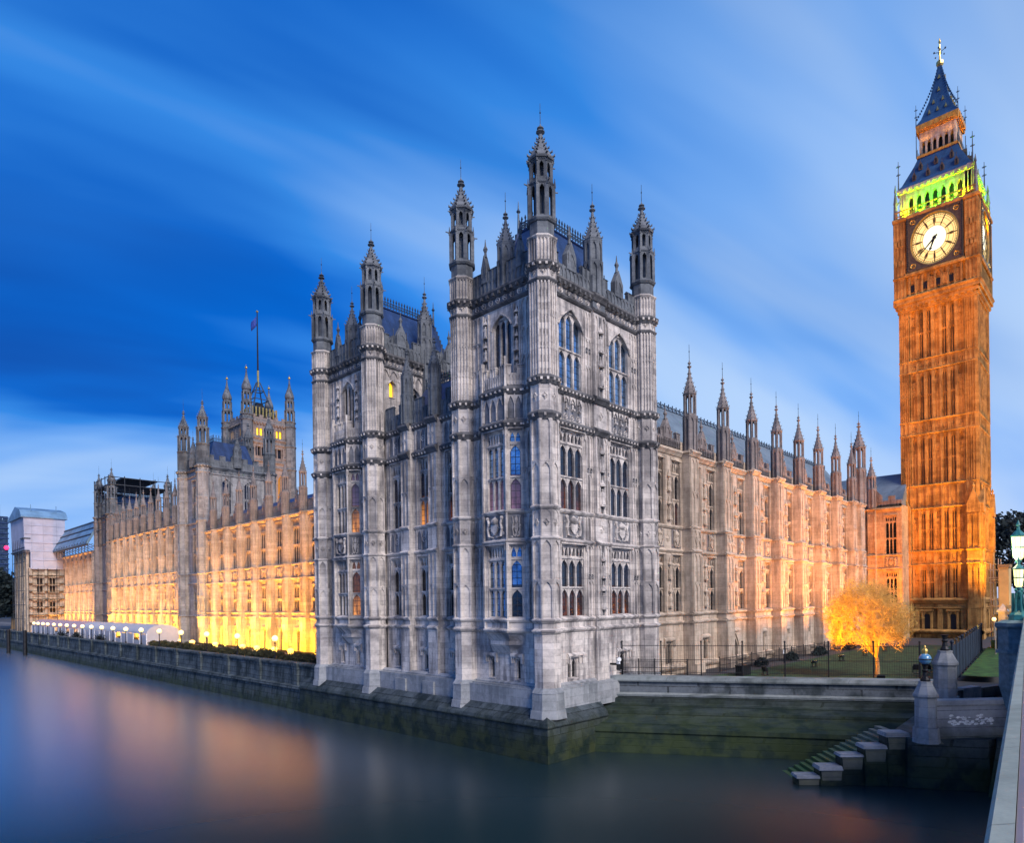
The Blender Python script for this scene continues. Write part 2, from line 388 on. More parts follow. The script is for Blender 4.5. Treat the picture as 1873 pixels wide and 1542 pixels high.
def roundel(mb, u, z, r, y=0.0, mi=None, d=.07, n=8):
    P = []; F = []
    for i in range(n):
        a = 2*PI*i/n; c, s = math.cos(a), math.sin(a)
        P += [(u+r*c, y-.005, z+r*s), (u+r*.85*c, y-d, z+r*.85*s), (u+r*.6*c, y-.005, z+r*.6*s)]
    for i in range(n):
        j = (i+1) % n; F += [(3*i,3*j,3*j+1,3*i+1), (3*i+1,3*j+1,3*j+2,3*i+2)]
    mb.add(P, F, mi); mb.box(u-r*.2, u+r*.2, y-d, y, z-r*.2, z+r*.2, mi)
def carving(mb, u0, u1, z0, z1, y=0.0, mi=None, n=14, seed=1, d=.14):
    """shield, crown and supporters worked in relief"""
    rr = random.Random(seed); w = u1-u0; h = z1-z0; uc = (u0+u1)/2
    mb.poly([(uc-.17*w, z0+.62*h), (uc+.17*w, z0+.62*h), (uc+.17*w, z0+.35*h), (uc, z0+.16*h), (uc-.17*w, z0+.35*h)], y-d, y, mi)
    mb.lathe(uc, y, [(.13*w, z0+.64*h), (.17*w, z0+.72*h), (.16*w, z0+.80*h), (.07*w, z0+.90*h), (.02, z0+.97*h)], 8, mi)
    for sg in (-1, 1):
        p = [(uc+sg*.30*w, z0+.10*h), (uc+sg*.36*w, z0+.40*h), (uc+sg*.30*w, z0+.66*h), (uc+sg*.36*w, z0+.88*h)]
        for i in range(3): mb.tube((p[i][0], y-.06, p[i][1]), (p[i+1][0], y-.08, p[i+1][1]), .085*w/1.6+.02, .07*w/1.6+.01, 6, mi)
        mb.ball(p[3][0], y-.08, p[3][1], .075*w, 6, mi)
        mb.tube((p[1][0], y-.07, p[1][1]), (uc+sg*.16*w, y-.12, z0+.5*h), .05, .04, 5, mi)
        mb.tube((uc+sg*.32*w, y-.05, z0+.12*h), (uc+sg*.08*w, y-.08, z0+.06*h), .07, .05, 5, mi)
    for i in range(n):
        u = rr.uniform(u0+.06*w, u1-.06*w); z = rr.uniform(z0+.04*h, z0+.3*h) if i % 2 else rr.uniform(z0+.05*h, z1-.05*h)
        s = rr.uniform(.04, .085); mb.box(u-s, u+s, y-rr.uniform(.04, .09), y, z-s, z+s, mi)
def figure(mb, u, z0, h, y=0.0, mi=None):
    """a niche figure under a canopy, one worn stone piece"""
    w = h*.17
    mb.lathe(u, y-.10, [(w*1.0, z0), (w*1.05, z0+.05*h), (w*.8, z0+.3*h), (w*.95, z0+.55*h), (w*.85, z0+.68*h), (w*.3, z0+.74*h), (w*.42, z0+.80*h), (w*.36, z0+.87*h), (.02, z0+.9*h)], 7, mi)
    mb.box(u-w*1.25, u+w*1.25, y-.28, y, z0-.12, z0, mi)
    mb.lathe(u, y-.08, [(w*1.3, z0+1.0*h), (w*1.35, z0+1.08*h), (w*.7, z0+1.2*h), (w*.25, z0+1.42*h), (.02, z0+1.6*h)], 6, mi)

WCACHE = {}
def win_mesh(w, h, n=3, tiers=2, head=.95, big=False, fr=.14, small=False):
    """stone frame, mullions, transoms and tracery; origin at sill centre on the wall face"""
    key = (round(w,3), round(h,3), n, tiers, head, big, small)
    if key in WCACHE: return WCACHE[key]
    mb = MB(); y0, y1 = .15, .36; a = -w/2; b = w/2
    mb.box(a, a+fr, .06, y1, 0, h); mb.box(b-fr, b, .06, y1, 0, h); mb.box(a+fr, b-fr, .06, y1, h-.1, h)
    mb.extr([(.36,0),(-.06,0),(-.06,.06),(.36,.16)], a, b)
    zt = h-.1-head; lw = (w-2*fr)/n; mw = .13 if not small else .09
    for i in range(1, n): mb.box(a+fr+lw*i-mw/2, a+fr+lw*i+mw/2, y0, y1, .1, h-.1)
    th = zt/tiers
    for k in range(tiers):
        z1 = th*(k+1)
        for i in range(n):
            l, r = a+fr+lw*i+(mw/2 if i else 0), a+fr+lw*(i+1)-(mw/2 if i < n-1 else 0)
            arch(mb, l, r, z1-lw*.75, z1, y0+.02, y1-.02, None, 4)
        mb.box(a+fr, b-fr, y0-.06, y1, z1, z1+.12)
    if head > .3:
        for i in range(n):
            l, r = a+fr+lw*i, a+fr+lw*(i+1); m_ = (l+r)/2
            mb.box(m_-.04, m_+.04, y0+.02, y1-.02, zt+.1, h-.1)
            for (p, q) in ((l, m_-.04), (m_+.04, r)): arch(mb, p, q, h-.1-head*.55, h-.1, y0+.02, y1-.02, None, 3)
            mb.box(l, r, y0+.03, y1-.02, zt+.12, zt+.22)
    if big:
        arch(mb, a, b, h-w*.55, h+.02, -.02, .30, None, 9)
        H = (w*.55+.02)*.90
        for sg in (-1, 1):
            for i in range(8):
                t, t2 = i/8, (i+1)/8
                mb.tube((sg*(b+.03)*(1-t), -.06, h-w*.55+H*t**.62+.03), (sg*(b+.03)*(1-t2), -.06, h-w*.55+H*t2**.62+.03), .075, None, 5)
    else:
        mb.extr([(0,h+.02),(-.14,h+.02),(-.14,h+.1),(0,h+.22)], a-.1, b+.1)
        for u in (a-.1, b): mb.box(u, u+.1, -.1, 0, h-.4, h+.02)
    st = mb.mesh('window', [STONE])
    WCACHE[key] = st; return st
GCACHE = {}
def pane_mesh(w, h, g, lower=None):
    key = (round(w,3), round(h,3), g.name, lower.name if lower else '')
    if key in GCACHE: return GCACHE[key]
    mb = MB(); hz = h*.45
    if lower:
        mb.add([(-w/2,.31,.05),(w/2,.31,.05),(w/2,.31,hz),(-w/2,.31,hz)], [(0,1,2,3)], 1)
        mb.add([(-w/2,.31,hz),(w/2,.31,hz),(w/2,.31,h),(-w/2,.31,h)], [(0,1,2,3)], 0)
    else: mb.add([(-w/2,.31,.05),(w/2,.31,.05),(w/2,.31,h),(-w/2,.31,h)], [(0,1,2,3)], 0)
    GCACHE[key] = mb.mesh('pane', [g] + ([lower] if lower else [])); return GCACHE[key]
def window(parent, x, y, z, ang, w, h, g=None, lower=None, stone_mat=None, **kw):
    me = win_mesh(w, h, **kw)
    if stone_mat is not None and stone_mat != STONE:
        k2 = (id(me), stone_mat.name)
        if k2 not in WCACHE:
            m2 = me.copy(); m2.materials[0] = stone_mat; WCACHE[k2] = m2
        me = WCACHE[k2]
    o = put('window', me, parent, (x, y, z), ang)
    sub('pane', pane_mesh(w, h, g or GLASS, lower), o); return o

def oct_faces(mb, cx, cy, r):
    """yield a frame for each face of an octagon (vertices at r): half width of the face"""
    ap = r*math.cos(PI/8); hw = r*math.sin(PI/8)
    for k in range(8):
        th = k*PI/4; mb.at(cx+ap*math.cos(th), cy+ap*math.sin(th), 0, th+PI/2); yield k, hw
    mb.at()
def oct_shaft(mb, r, z0, z1, style, mi=0, tiers=1, fine=True):
    mb.ng(0, 0, z0, r, z1, r, 8, mi, cap=False)
    if not fine: return
    for k, hw in oct_faces(mb, 0, 0, r):
        if style == 'panel':
            mb.box(-hw-.04, -hw+.07, -.11, .02, z0, z1, mi); mb.box(hw-.07, hw+.04, -.11, .02, z0, z1, mi)
            for t in range(tiers):
                zt = z1-(z1-z0)*t/tiers-.12
                arch(mb, -hw+.07, hw-.07, zt-.5, zt, -.10, 0, mi, 4); mb.box(-hw, hw, -.12, 0, zt, zt+.12, mi)
        elif style == 'fine':
            for u in (-hw, -hw*.33, hw*.33, hw): mb.box(u-.04, u+.04, -.10, .02, z0, z1, mi)
            for t in range(tiers):
                zt = z1-(z1-z0)*t/tiers-.1
                for (p, q) in ((-hw, -hw*.33), (-hw*.33, hw*.33), (hw*.33, hw)): arch(mb, p+.035, q-.035, zt-.25, zt, -.05, 0, mi, 2)
        elif style == 'band':
            mb.box(-hw-.02, -hw+.06, -.05, .02, z0, z1, mi); mb.box(hw-.06, hw+.02, -.05, .02, z0, z1, mi)
            diamond(mb, 0, (z0+z1)/2, min(hw*.8, (z1-z0)*.3), 0, mi)
            arch(mb, -hw+.06, hw-.06, z1-.5, z1-.15, -.04, 0, mi, 3)
        elif style == 'plain': pass
def oct_lantern(mb, r, z0, z1, mi=0, post=.13, core=.30):
    """open stage: eight posts, arched heads, slim core"""
    mb.ng(0, 0, z0, r*core, z1, r*core, 6, mi)
    for k in range(8):
        a = PI/8+k*PI/4; mb.ng(r*.93*math.cos(a), r*.93*math.sin(a), z0, post, z1, post, 4, mi, rot=a)
    for k, hw in oct_faces(mb, 0, 0, r*.97):
        arch(mb, -hw+post*.6, hw-post*.6, z1-hw*1.5, z1, -.02, .10, mi, 3); mb.box(-hw, hw, -.01, .08, z0, z0+.22, mi)
def spire_mesh(r, h, mats, crockets=True, name='spire'):
    """concave octagonal spirelet with crockets and a poppy-head finial; base at z=0"""
    mb = MB(); hs = h*.74
    prof = [(r*1.06,-.14),(r*1.12,0),(r*.98,.06),(r*.86,hs*.16),(r*.66,hs*.32),(r*.42,hs*.52),(r*.25,hs*.72),(r*.12,hs)]
    mb.lathe(0, 0, prof, 8)
    if crockets:
        for j, (rr, zz) in enumerate([(r*.98,.10),(r*.80,hs*.22),(r*.57,hs*.40),(r*.36,hs*.58),(r*.24,hs*.76)]):
            for k in range(8):
                a = PI/8+k*PI/4; s = r*.13*(1-.08*j)
                mb.at((rr+s*.4)*math.cos(a), (rr+s*.4)*math.sin(a), zz, a)
                mb.add([(-s,-s*.6,0),(s,-s*.6,s*.3),(s,s*.6,s*.3),(-s,s*.6,0),(s*1.1,0,s*2.0)], [(0,1,2,3),(0,1,4),(1,2,4),(2,3,4),(3,0,4)])
        mb.at()
    q = h-hs
    mb.lathe(0, 0, [(r*.12,hs*.97),(r*.36,hs+q*.10),(r*.34,hs+q*.18),(r*.12,hs+q*.26),(r*.11,hs+q*.38),(r*.28,hs+q*.48),(r*.26,hs+q*.56),(r*.09,hs+q*.66),(.02,h)], 8)
    return mb.mesh(name, mats)
def rod_mesh(h, r=.025):
    mb = MB(); mb.ng(0,0,0,r,h,r*.6,4); mb.ball(0,0,h*.55,r*2.4,6); return mb.mesh('vane', [IRON])
def cresting(mb, u0, u1, z, h=1.0, step=.34, mi=None, y=0.0, t=.035):
    mb.box(u0, u1, y-t, y+t, z+.02, z+.12, mi); mb.box(u0, u1, y-t, y+t, z+h*.55, z+h*.62, mi)
    n = max(1, int((u1-u0)/step))
    for i in range(n+1):
        u = u0+(u1-u0)*i/n; mb.box(u-t, u+t, y-t, y+t, z, z+h*.85, mi)
        mb.poly([(u,z+h*.72),(u+t*2.6,z+h*.86),(u,z+h*1.06),(u-t*2.6,z+h*.86)], y-t, y+t, mi)
        if i < n: roundel(mb, u+step/2, z+h*.34, step*.42, y, mi, t*1.6, 6)
def parapet(mb, u0, u1, z, h=1.7, step=1.0, y=0.0, mi=None, gable=True, fine=True):
    """panelled, battlemented parapet"""
    mb.box(u0, u1, y, y+.3, z, z+h*.62, mi); n = max(2, int(round((u1-u0)/step)))
    s = (u1-u0)/n
    for i in range(n):
        a = u0+s*i; b = a+s
        if i % 2 == 0:
            mb.box(a, b, y, y+.3, z+h*.62, z+h, mi); mb.extr([(y-.08,z+h),(y+.38,z+h),(y+.15,z+h+.16)], a-.03, b+.03, mi)
        if fine:
            for u in (a, a+s*.5): mb.box(u-.05, u+.05, y-.07, y, z+.05, z+h*(.98 if i % 2 == 0 else .6), mi)
            arch(mb, a+.05, a+s*.5-.05, z+h*.3, z+h*.55, y-.06, y, mi, 2); arch(mb, a+s*.5+.05, b-.05, z+h*.3, z+h*.55, y-.06, y, mi, 2)
    if gable:
        uc = (u0+u1)/2; w = min(.9, (u1-u0)*.12)
        mb.poly([(uc-w,z+h*.5),(uc+w,z+h*.5),(uc+w,z+h*1.15),(uc,z+h*1.75),(uc-w,z+h*1.15)], y-.12, y+.32, mi)
        arch(mb, uc-w*.7, uc+w*.7, z+h*.75, z+h*1.25, y-.17, y-.12, mi, 3)
        mb.at(*mb.o, math.atan2(mb.s, mb.c)); mb.lathe(uc, y+.1, [(.14,z+h*1.7),(.10,z+h*1.9),(.20,z+h*2.05),(.08,z+h*2.2),(.02,z+h*2.5)], 6, mi)
# ------------------------------------------------------------------ land, water
mb = MB(); mb.add([(-1500,-1500,0),(1500,-1500,0),(1500,1500,0),(-1500,1500,0)], [(0,1,2,3)]); struct('river_water', mb, WATER)
mb = MB()
GZ = 4.3
mb.add([(36,1500,GZ),(36,62,GZ),(37,33,GZ),(44.2,32,GZ),(55.5,11.2,GZ),(60,-40,GZ),(60,-1500,GZ),(1500,-1500,GZ),(1500,1500,GZ)], [(0,1,2,3,4,5,6,7,8)]); struct('ground', mb, ASPH)
mb = MB(); mb.add([(48,29.4,GZ+.06),(54.8,15.6,GZ+.06),(64,11.6,GZ+.06),(104,15.2,GZ+.06),(107,22,GZ+.06),(100,27.2,GZ+.06),(62,27.2,GZ+.06)], [(0,1,2,3,4,5,6)]); struct('lawn', mb, GRASS)
mb = MB(); mb.add([(63.5,9.2,GZ+.5),(63.5,10.9,GZ+.5),(100,14.4,GZ+.5),(100,13.0,GZ+.5),(64,8.4,GZ+.5)], [(0,1,2,3,4)]); struct('grass_verge', mb, GRASS2)
mb = MB(); mb.box(36.4, 60, 61.5, 400, GZ, GZ+.05); struct('terrace_paving', mb, PAVE)

# ------------------------------------------------------------------ near river pavilion
P = thing('palace_pavilion', 'grey gothic pavilion with two pinnacled towers and bay windows rising from the river corner', 'building', (36, 31, 0))
TUR = {}
def turret(parent, x, y, key, segs, lan, sp, mats=(STONE, DARKST, SOOT), vane=1.5, fine=True):
    """segs: (z0,z1,R,style,tiers,mat,moulding-at-top) ; lan: list of (z0,z1,R); sp: (z,r,h)"""
    if key not in TUR:
        mb = MB()
        for z0, z1, r, st, ti, mi, mo in segs:
            oct_shaft(mb, r, z0, z1, st, mi, ti, fine)
            if mo == 'c': ring(mb, 0, 0, r, z1, CORN, 8, 2); [bosses(mb, -hw, hw, z1-.12, .45, .16, 0, mi) for k, hw in oct_faces(mb, 0, 0, r+.2)] if fine else None
            elif mo == 's': ring(mb, 0, 0, r, z1, STRING, 8, mi)
            elif mo == 'd': ring(mb, 0, 0, r, z1, STRING, 8, 2)
        z, r = segs[-1][1], segs[-1][2]; mb.ng(0, 0, z-.02, r, z+.02, r*.9, 8, segs[-1][5])
        l = MB()
        for z0, z1, r in lan:
            oct_lantern(l, r, z0, z1, 0, r*.19, .42); ring(l, 0, 0, r*.93, z1+.12, STRING, 8, 0, .7); l.ng(0, 0, z1, r, z1+.3, r*.98, 8, 0)
            if fine:
                for k in range(8):
                    a = PI/8+k*PI/4; l.ng(r*1.08*math.cos(a), r*1.08*math.sin(a), z1-.1, .09, z1+.55, .02, 4, 0, rot=a)
                    if k % 2: l.tube((r*math.cos(a), r*math.sin(a), z1+.05), (r*1.42*math.cos(a), r*1.42*math.sin(a), z1+.1), .055, .04, 4, 0)
        TUR[key] = (mb.mesh('turret', list(mats)), l.mesh('lantern', [mats[1]]) if lan else None, spire_mesh(sp[1], sp[2], [mats[1]]), rod_mesh(vane))
    a, b, c, d = TUR[key]
    o = put('turret', a, parent, (x, y, 0))
    if b: sub('lantern', b, o)
    s = sub('spire', c, o); s.location = (0, 0, sp[0])
    v = sub('vane', d, o); v.location = (0, 0, sp[0]+sp[2]-.05)
    return o

TSEG = [(5.1,9.1,1.0,'plain',1,0,'s'),(9.1,9.87,.98,'plain',1,0,'s'),(9.87,15.7,.97,'panel',2,0,'s'),(15.7,17.9,.99,'band',1,0,'s'),(17.9,24.45,.97,'panel',2,0,'c'),
        (24.45,26.95,.99,'band',1,0,'c'),(26.95,33.9,.96,'fine',3,0,'d'),(33.9,35.0,.99,'band',1,0,'c'),(35.0,36.9,.97,'fine',1,0,'s'),(36.9,38.2,.92,'plain',1,1,'s')]
TLAN = [(38.25,40.65,.95),(41.0,42.35,.80)]
for (x, y) in ((35.8,31.0),(48.9,31.0),(35.8,39.5),(48.9,39.5),(35.8,52.1),(48.9,52.1),(35.8,61.0),(48.9,61.0)):
    turret(P, x, y, 'pav', TSEG, TLAN, (42.65, .92, 2.75))

LV = [5.1, 9.1, 9.87, 15.7, 17.9, 24.45, 26.95, 33.9, 35.0]
WMB = MB()          # main walls (0 stone, 1 band, 2 soot, 3 dark)
def strings(mb, u0, u1, top=True, full=True):
    for z in (9.1, 9.87, 15.7, 17.9): mould(mb, u0, u1, z, STRING, 0, 0)
    for z in (24.45, 26.95):
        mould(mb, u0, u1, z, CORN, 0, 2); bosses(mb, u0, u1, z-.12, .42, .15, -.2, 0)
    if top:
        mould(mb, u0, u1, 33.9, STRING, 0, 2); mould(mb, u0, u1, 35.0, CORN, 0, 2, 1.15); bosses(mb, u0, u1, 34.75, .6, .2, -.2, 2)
def frieze(mb, u0, u1, z0, z1, mi=1, step=.75):
    mb.box(u0, u1, -.03, .02, z0, z1, mi); n = max(1, int((u1-u0)/step)); s = (u1-u0)/n
    for i in range(n): roundel(mb, u0+s*(i+.5), (z0+z1)/2, min(.4, (z1-z0)*.4), -.03, 0, .08)

# --- north face of the corner tower
b = WMB; b.at(0, 31.15, 0, 0)
NW = (39.15, 45.45); W3 = 2.95
ops = [(c-.65, c+.65, 5.35, 7.0) for c in (38.9, 45.2)]
for z0, z1 in ((9.98, 15.45), (17.98, 24.0), (27.15, 33.3)): ops += [(c-W3/2, c+W3/2, z0, z1) for c in NW]
wall(b, 36.2, 48.6, 3.5, 35.0, ops)
strings(b, 36.6, 48.2)
frieze(b, 36.8, 41.6, 33.98, 34.6); frieze(b, 43.2, 48.1, 33.98, 34.6)
for c in NW:
    for z0, z1, big in ((9.98, 15.45, False), (17.98, 24.0, False), (27.15, 33.3, True)):
        g = GLASS_S if big else GLASS; lo = None
        if z0 < 10 : lo = GLASS_R
        if 17 < z0 < 18 and c < 40: lo = GLASS_R
        window(P, c, 31.15, z0, 0, W3, z1-z0, g, lo, n=3, tiers=2, head=.95 if not big else .35, big=big)
    carving(b, c-1.15, c+1.15, 15.95, 17.7, .02, 0, 18, int(c))
    b.mi = 1; b.box(c-1.25, c+1.25, -.02, .02, 15.9, 17.75); b.mi = 0
    for i in range(3):       # canopied panel heads under the great windows
        u = c-1.15+2.3*(i+.5)/3; arch(b, u-.32, u+.32, 25.9, 26.5, -.14, 0, 0, 3); figure(b, u, 25.6, .45, 0, 0); roundel(b, u, 25.0, .26, 0, 0)
    b.box(c-1.2, c+1.2, -.01, .02, 24.8, 26.6, 1)
    # square label over the small basement light
    for u in (c-.85, c+.75): b.box(u+.05, u+.15, -.16, 0, 6.5, 7.25)
    b.extr([(0,7.1),(-.2,7.1),(-.2,7.22),(0,7.36)], c-.95, c+1.05)
for c in (38.9, 45.2): window(P, c, 31.15, 5.35, 0, 1.3, 1.65, GLASS_D, n=2, tiers=1, head=0, small=True)
b.at(0, 31.15, 0, 0)
for (a, e, n) in ((36.95, 37.45, 1), (40.8, 41.55, 2), (43.25, 43.8, 1), (47.05, 47.85, 2)):
    for z0, z1, t in ((9.98, 15.5, 2), (17.98, 24.0, 2), (27.2, 33.6, 3)): ribs(b, a, e, z0, z1, n, .09, .09, 0, 0, True, t)
    for z0, z1 in ((15.95, 17.7), (24.8, 26.6)): ribs(b, a, e, z0, z1, n, .08, .08, 0, 0)
    for k in range(n):
        for z in (13.1, 21.3, 30.6): roundel(b, a+(e-a)*(k+.5)/n, z, .2, 0, 1, .1)
# carved pier with niche figures between the two window bays
for z0, z1, m_ in ((3.6, 9.1, 0), (9.1, 15.7, 0), (15.7, 17.9, 0), (17.9, 24.4, 0), (24.4, 26.9, 0), (26.9, 33.9, 0), (33.9, 36.6, 3)):
    b.box(41.62, 43.18, -.27, .02, z0, z1, m_)
b.at(0, 30.88, 0, 0)
for z in (9.1, 9.87, 15.7, 17.9): mould(b, 41.6, 43.2, z, STRING)
for z in (24.45, 26.95, 35.0): mould(b, 41.55, 43.25, z, CORN, 0, 2)
mould(b, 41.6, 43.2, 33.9, STRING, 0, 2)
for z0, z1 in ((9.98, 15.5), (17.98, 24.0), (27.2, 33.5)):
    ribs(b, 41.7, 42.15, z0, z1, 1, .1, .1); ribs(b, 42.65, 43.1, z0, z1, 1, .1, .1)
    b.box(42.18, 42.62, -.01, .02, z0, z1, 2)
    h = (z1-z0); figure(b, 42.4, z0+.12*h, h*.24, 0, 0); figure(b, 42.4, z0+.56*h, h*.22, 0, 0)
for z in (16.8, 25.7, 34.4): diamond(b, 42.4, z, .42, 0, 0)

# --- north face of the far tower, above the link roof
b.at(0, 52.4, 0, 0)
lit = (37.75, 38.55, 31.0, 32.7)
wall(b, 36.2, 48.6, 24.0, 35.0, [lit, (40.0, 41.6, 28.6, 32.6), (44.2, 46.2, 28.6, 32.6)])
mould(b, 36.6, 48.2, 33.9, STRING, 0, 2); mould(b, 36.6, 48.2, 35.0, CORN, 0, 2, 1.15); bosses(b, 36.6, 48.2, 34.75, .6, .2, -.2, 2); frieze(b, 36.8, 48.1, 33.98, 34.6)
for i in range(11): arch(b, 36.9+i, 37.8+i, 33.0, 33.7, -.12, 0, 0, 3)
o = put('window', win_mesh(.8, 1.7, 1, 1, 0, True), P, (38.15, 52.4, 31.0), 0); sub('pane', pane_mesh(.8, 1.7, GLASS_Y), o)
for c, w in ((40.8, 1.6), (45.2, 2.0)): window(P, c, 52.4, 28.6, 0, w, 4.0, GLASS_D, n=2, tiers=2, head=.3, big=True)
b.at(0, 52.4, 0, 0)
b.box(41.9, 43.3, -.45, .02, 24, 36.6, 3); ribs(b, 38.7, 39.9, 27.5, 32.8, 3); ribs(b, 43.5, 44.1, 27.5, 32.8, 1); ribs(b, 46.3, 48, 27.5, 32.8, 4)
# --- south faces
b.at(0, 61.0, 0, PI); wall(b, -48.6, -36.2, 3.5, 35.0); b.at(0, 39.3, 0, PI); wall(b, -48.6, -36.2, 24, 35.0)
# --- west faces
for ya, yb in ((31, 39.5), (52.1, 61)): b.at(48.7, 0, 0, PI/2); wall(b, ya, yb, 3.5, 35.0)

# --- east faces: canted bay under a great arched window, in each tower
def canted_bay(yc, xw=35.96, hw=2.25, hf=1.18, pr=.95, zlo=9.1, ztop=26.95):
    pts = [(xw, yc+hw), (xw-pr, yc+hf), (xw-pr, yc-hf), (xw, yc-hw)]
    bb = MB()
    for i in range(3):
        p, q = pts[i], pts[i+1]; L = math.hypot(q[0]-p[0], q[1]-p[1]); ang = math.atan2(q[1]-p[1], q[0]-p[0])
        bb.at(p[0], p[1], 0, ang)
        m_ = .18; ops = []
        for z0, z1 in ((9.98, 15.45), (17.98, 24.0)): ops.append((m_, L-m_, z0, z1))
        wall(bb, 0, L, zlo, ztop, ops, 0, .4)
        for z in (9.1, 9.87, 15.7, 17.9): mould(bb, -.06, L+.06, z, STRING)
        for z in (24.45, 26.95): mould(bb, -.1, L+.1, z, CORN, 0, 2); bosses(bb, 0, L, z-.12, .4, .15, -.2, 0)
        cx, cy = (p[0]+q[0])/2, (p[1]+q[1])/2
        for z0, z1 in ((9.98, 15.45), (17.98, 24.0)):
            up, lo = BAYG.get((yc, i, z0 > 12), (GLASS, None))
            window(P, cx, cy, z0, ang, L-2*m_, z1-z0, up, lo, n=3 if i == 1 else 1, tiers=2, head=1.0)
        bb.at(p[0], p[1], 0, ang)
        bb.box(.12, L-.12, -.02, .02, 15.95, 17.7, 1); bb.box(.12, L-.12, -.02, .02, 24.8, 26.6, 1)
        if i == 1: carving(bb, .15, L-.15, 15.95, 17.7, 0, 0, 16, int(yc*3))
        else: carving(bb, .35, L-.35, 15.95, 17.7, 0, 0, 6, i)
        n = 3 if i == 1 else 2
        for k in range(n):
            u0, u1 = .15+(L-.3)*k/n, .15+(L-.3)*(k+1)/n
            arch(bb, u0+.05, u1-.05, 25.8, 26.5, -.12, 0, 0, 3); bb.box(u0-.04, u0+.04, -.12, 0, 24.8, 26.6)
        # balcony front above
        parapet(bb, 0, L, ztop+.3, 1.45, .5, -.02, 0, False)
        bb.box(-.04, .10, -.16, .0, 9.1, ztop, 0)
        bb.box(-.03, .14, -.2, .1, ztop, ztop+2.4, 0)
    bb.at()
    bb.loft([(x, y) for x, y in pts], ztop-.02, [(x, y) for x, y in pts], ztop+.3, 2)
    k = 0.15
    small = [(xw, yc+hw*.62), (xw-.12, yc+hf*.5), (xw-.12, yc-hf*.5), (xw, yc-hw*.62)]
    mid = [(xw, yc+hw*.82), (xw-pr*.55, yc+hf*.8), (xw-pr*.55, yc-hf*.8), (xw, yc-hw*.82)]
    bb.loft(small, 7.3, mid, 8.0, 0); bb.loft([(x*1-.08 if x < xw else x, y) for x, y in mid], 8.0, [(x-.08 if x < xw else x, y) for x, y in mid], 8.3, 0); bb.loft(mid, 8.3, pts, 9.0, 0)
    part('bay_window', bb, [STONE, BAND, SOOT, DARKST], P)
BAYG = {(35.3, 1, True): (GLASS_S, GLASS_P), (35.3, 2, True): (GLASS_S, GLASS_P), (35.3, 1, False): (GLASS_S, None), (35.3, 2, False): (GLASS_S, GLASS),
        (56.6, 2, True): (GLASS_P, GLASS_W), (56.6, 2, False): (GLASS_W, GLASS_W)}

for (y0, y1, yc) in ((31, 39.5, 35.3), (52.1, 61, 56.6)):
    canted_bay(yc)
    b.at(35.96, 0, 0, EA)
    ops = [(-yc-1.05, -yc+1.05, 27.9, 33.2)] + [(-yy-.32, -yy+.32, 5.3, 7.0) for yy in (yc-1.25, yc+1.5)]
    wall(b, -y1+.4, -y0-.4, 3.5, 35.0, ops)
    strings(b, -y1+.8, -y0-.8); frieze(b, -y1+1.2, -y0-1.2, 33.98, 34.6)
    window(P, 35.96, yc, 27.9, EA, 2.1, 5.3, GLASS if yc < 40 else GLASS_D, n=3, tiers=1, head=.35, big=True)
    b.at(35.96, 0, 0, EA)
    for yy in (yc-1.25, yc+1.5):
        o = window(P, 35.96, yy, 5.3, EA, .64, 1.7, GLASS_D, n=1, tiers=1, head=0, small=True)
        b.at(35.96, 0, 0, EA); b.extr([(0,7.1),(-.2,7.1),(-.2,7.25),(0,7.4)], -yy-.62, -yy+.62)
        for s_ in (-.6, .48): b.box(-yy+s_, -yy+s_+.12, -.16, 0, 6.6, 7.15)
    for sg in (-1, 1):
        u = -yc+sg*1.65; b.box(u-.2, u+.2, -.02, .02, 27.6, 33.2, 2)
        for zz in (28.2, 30.0, 31.8): figure(b, u, zz, .95, 0, 0)
        for e in (-.3, .3): b.box(u+e-.06, u+e+.06, -.14, 0, 27.4, 33.5)
        lo, hi = sorted((-yc+sg*2.1, -yc+sg*3.1))
        for z0, z1, t in ((9.98, 15.5, 2), (17.98, 24.0, 2), (27.3, 33.6, 3)): ribs(b, lo, hi, z0, z1, 2, .09, .09, 0, 0, True, t)
        for z0, z1 in ((15.95, 17.7), (24.8, 26.6)): ribs(b, lo, hi, z0, z1, 2, .08, .08)

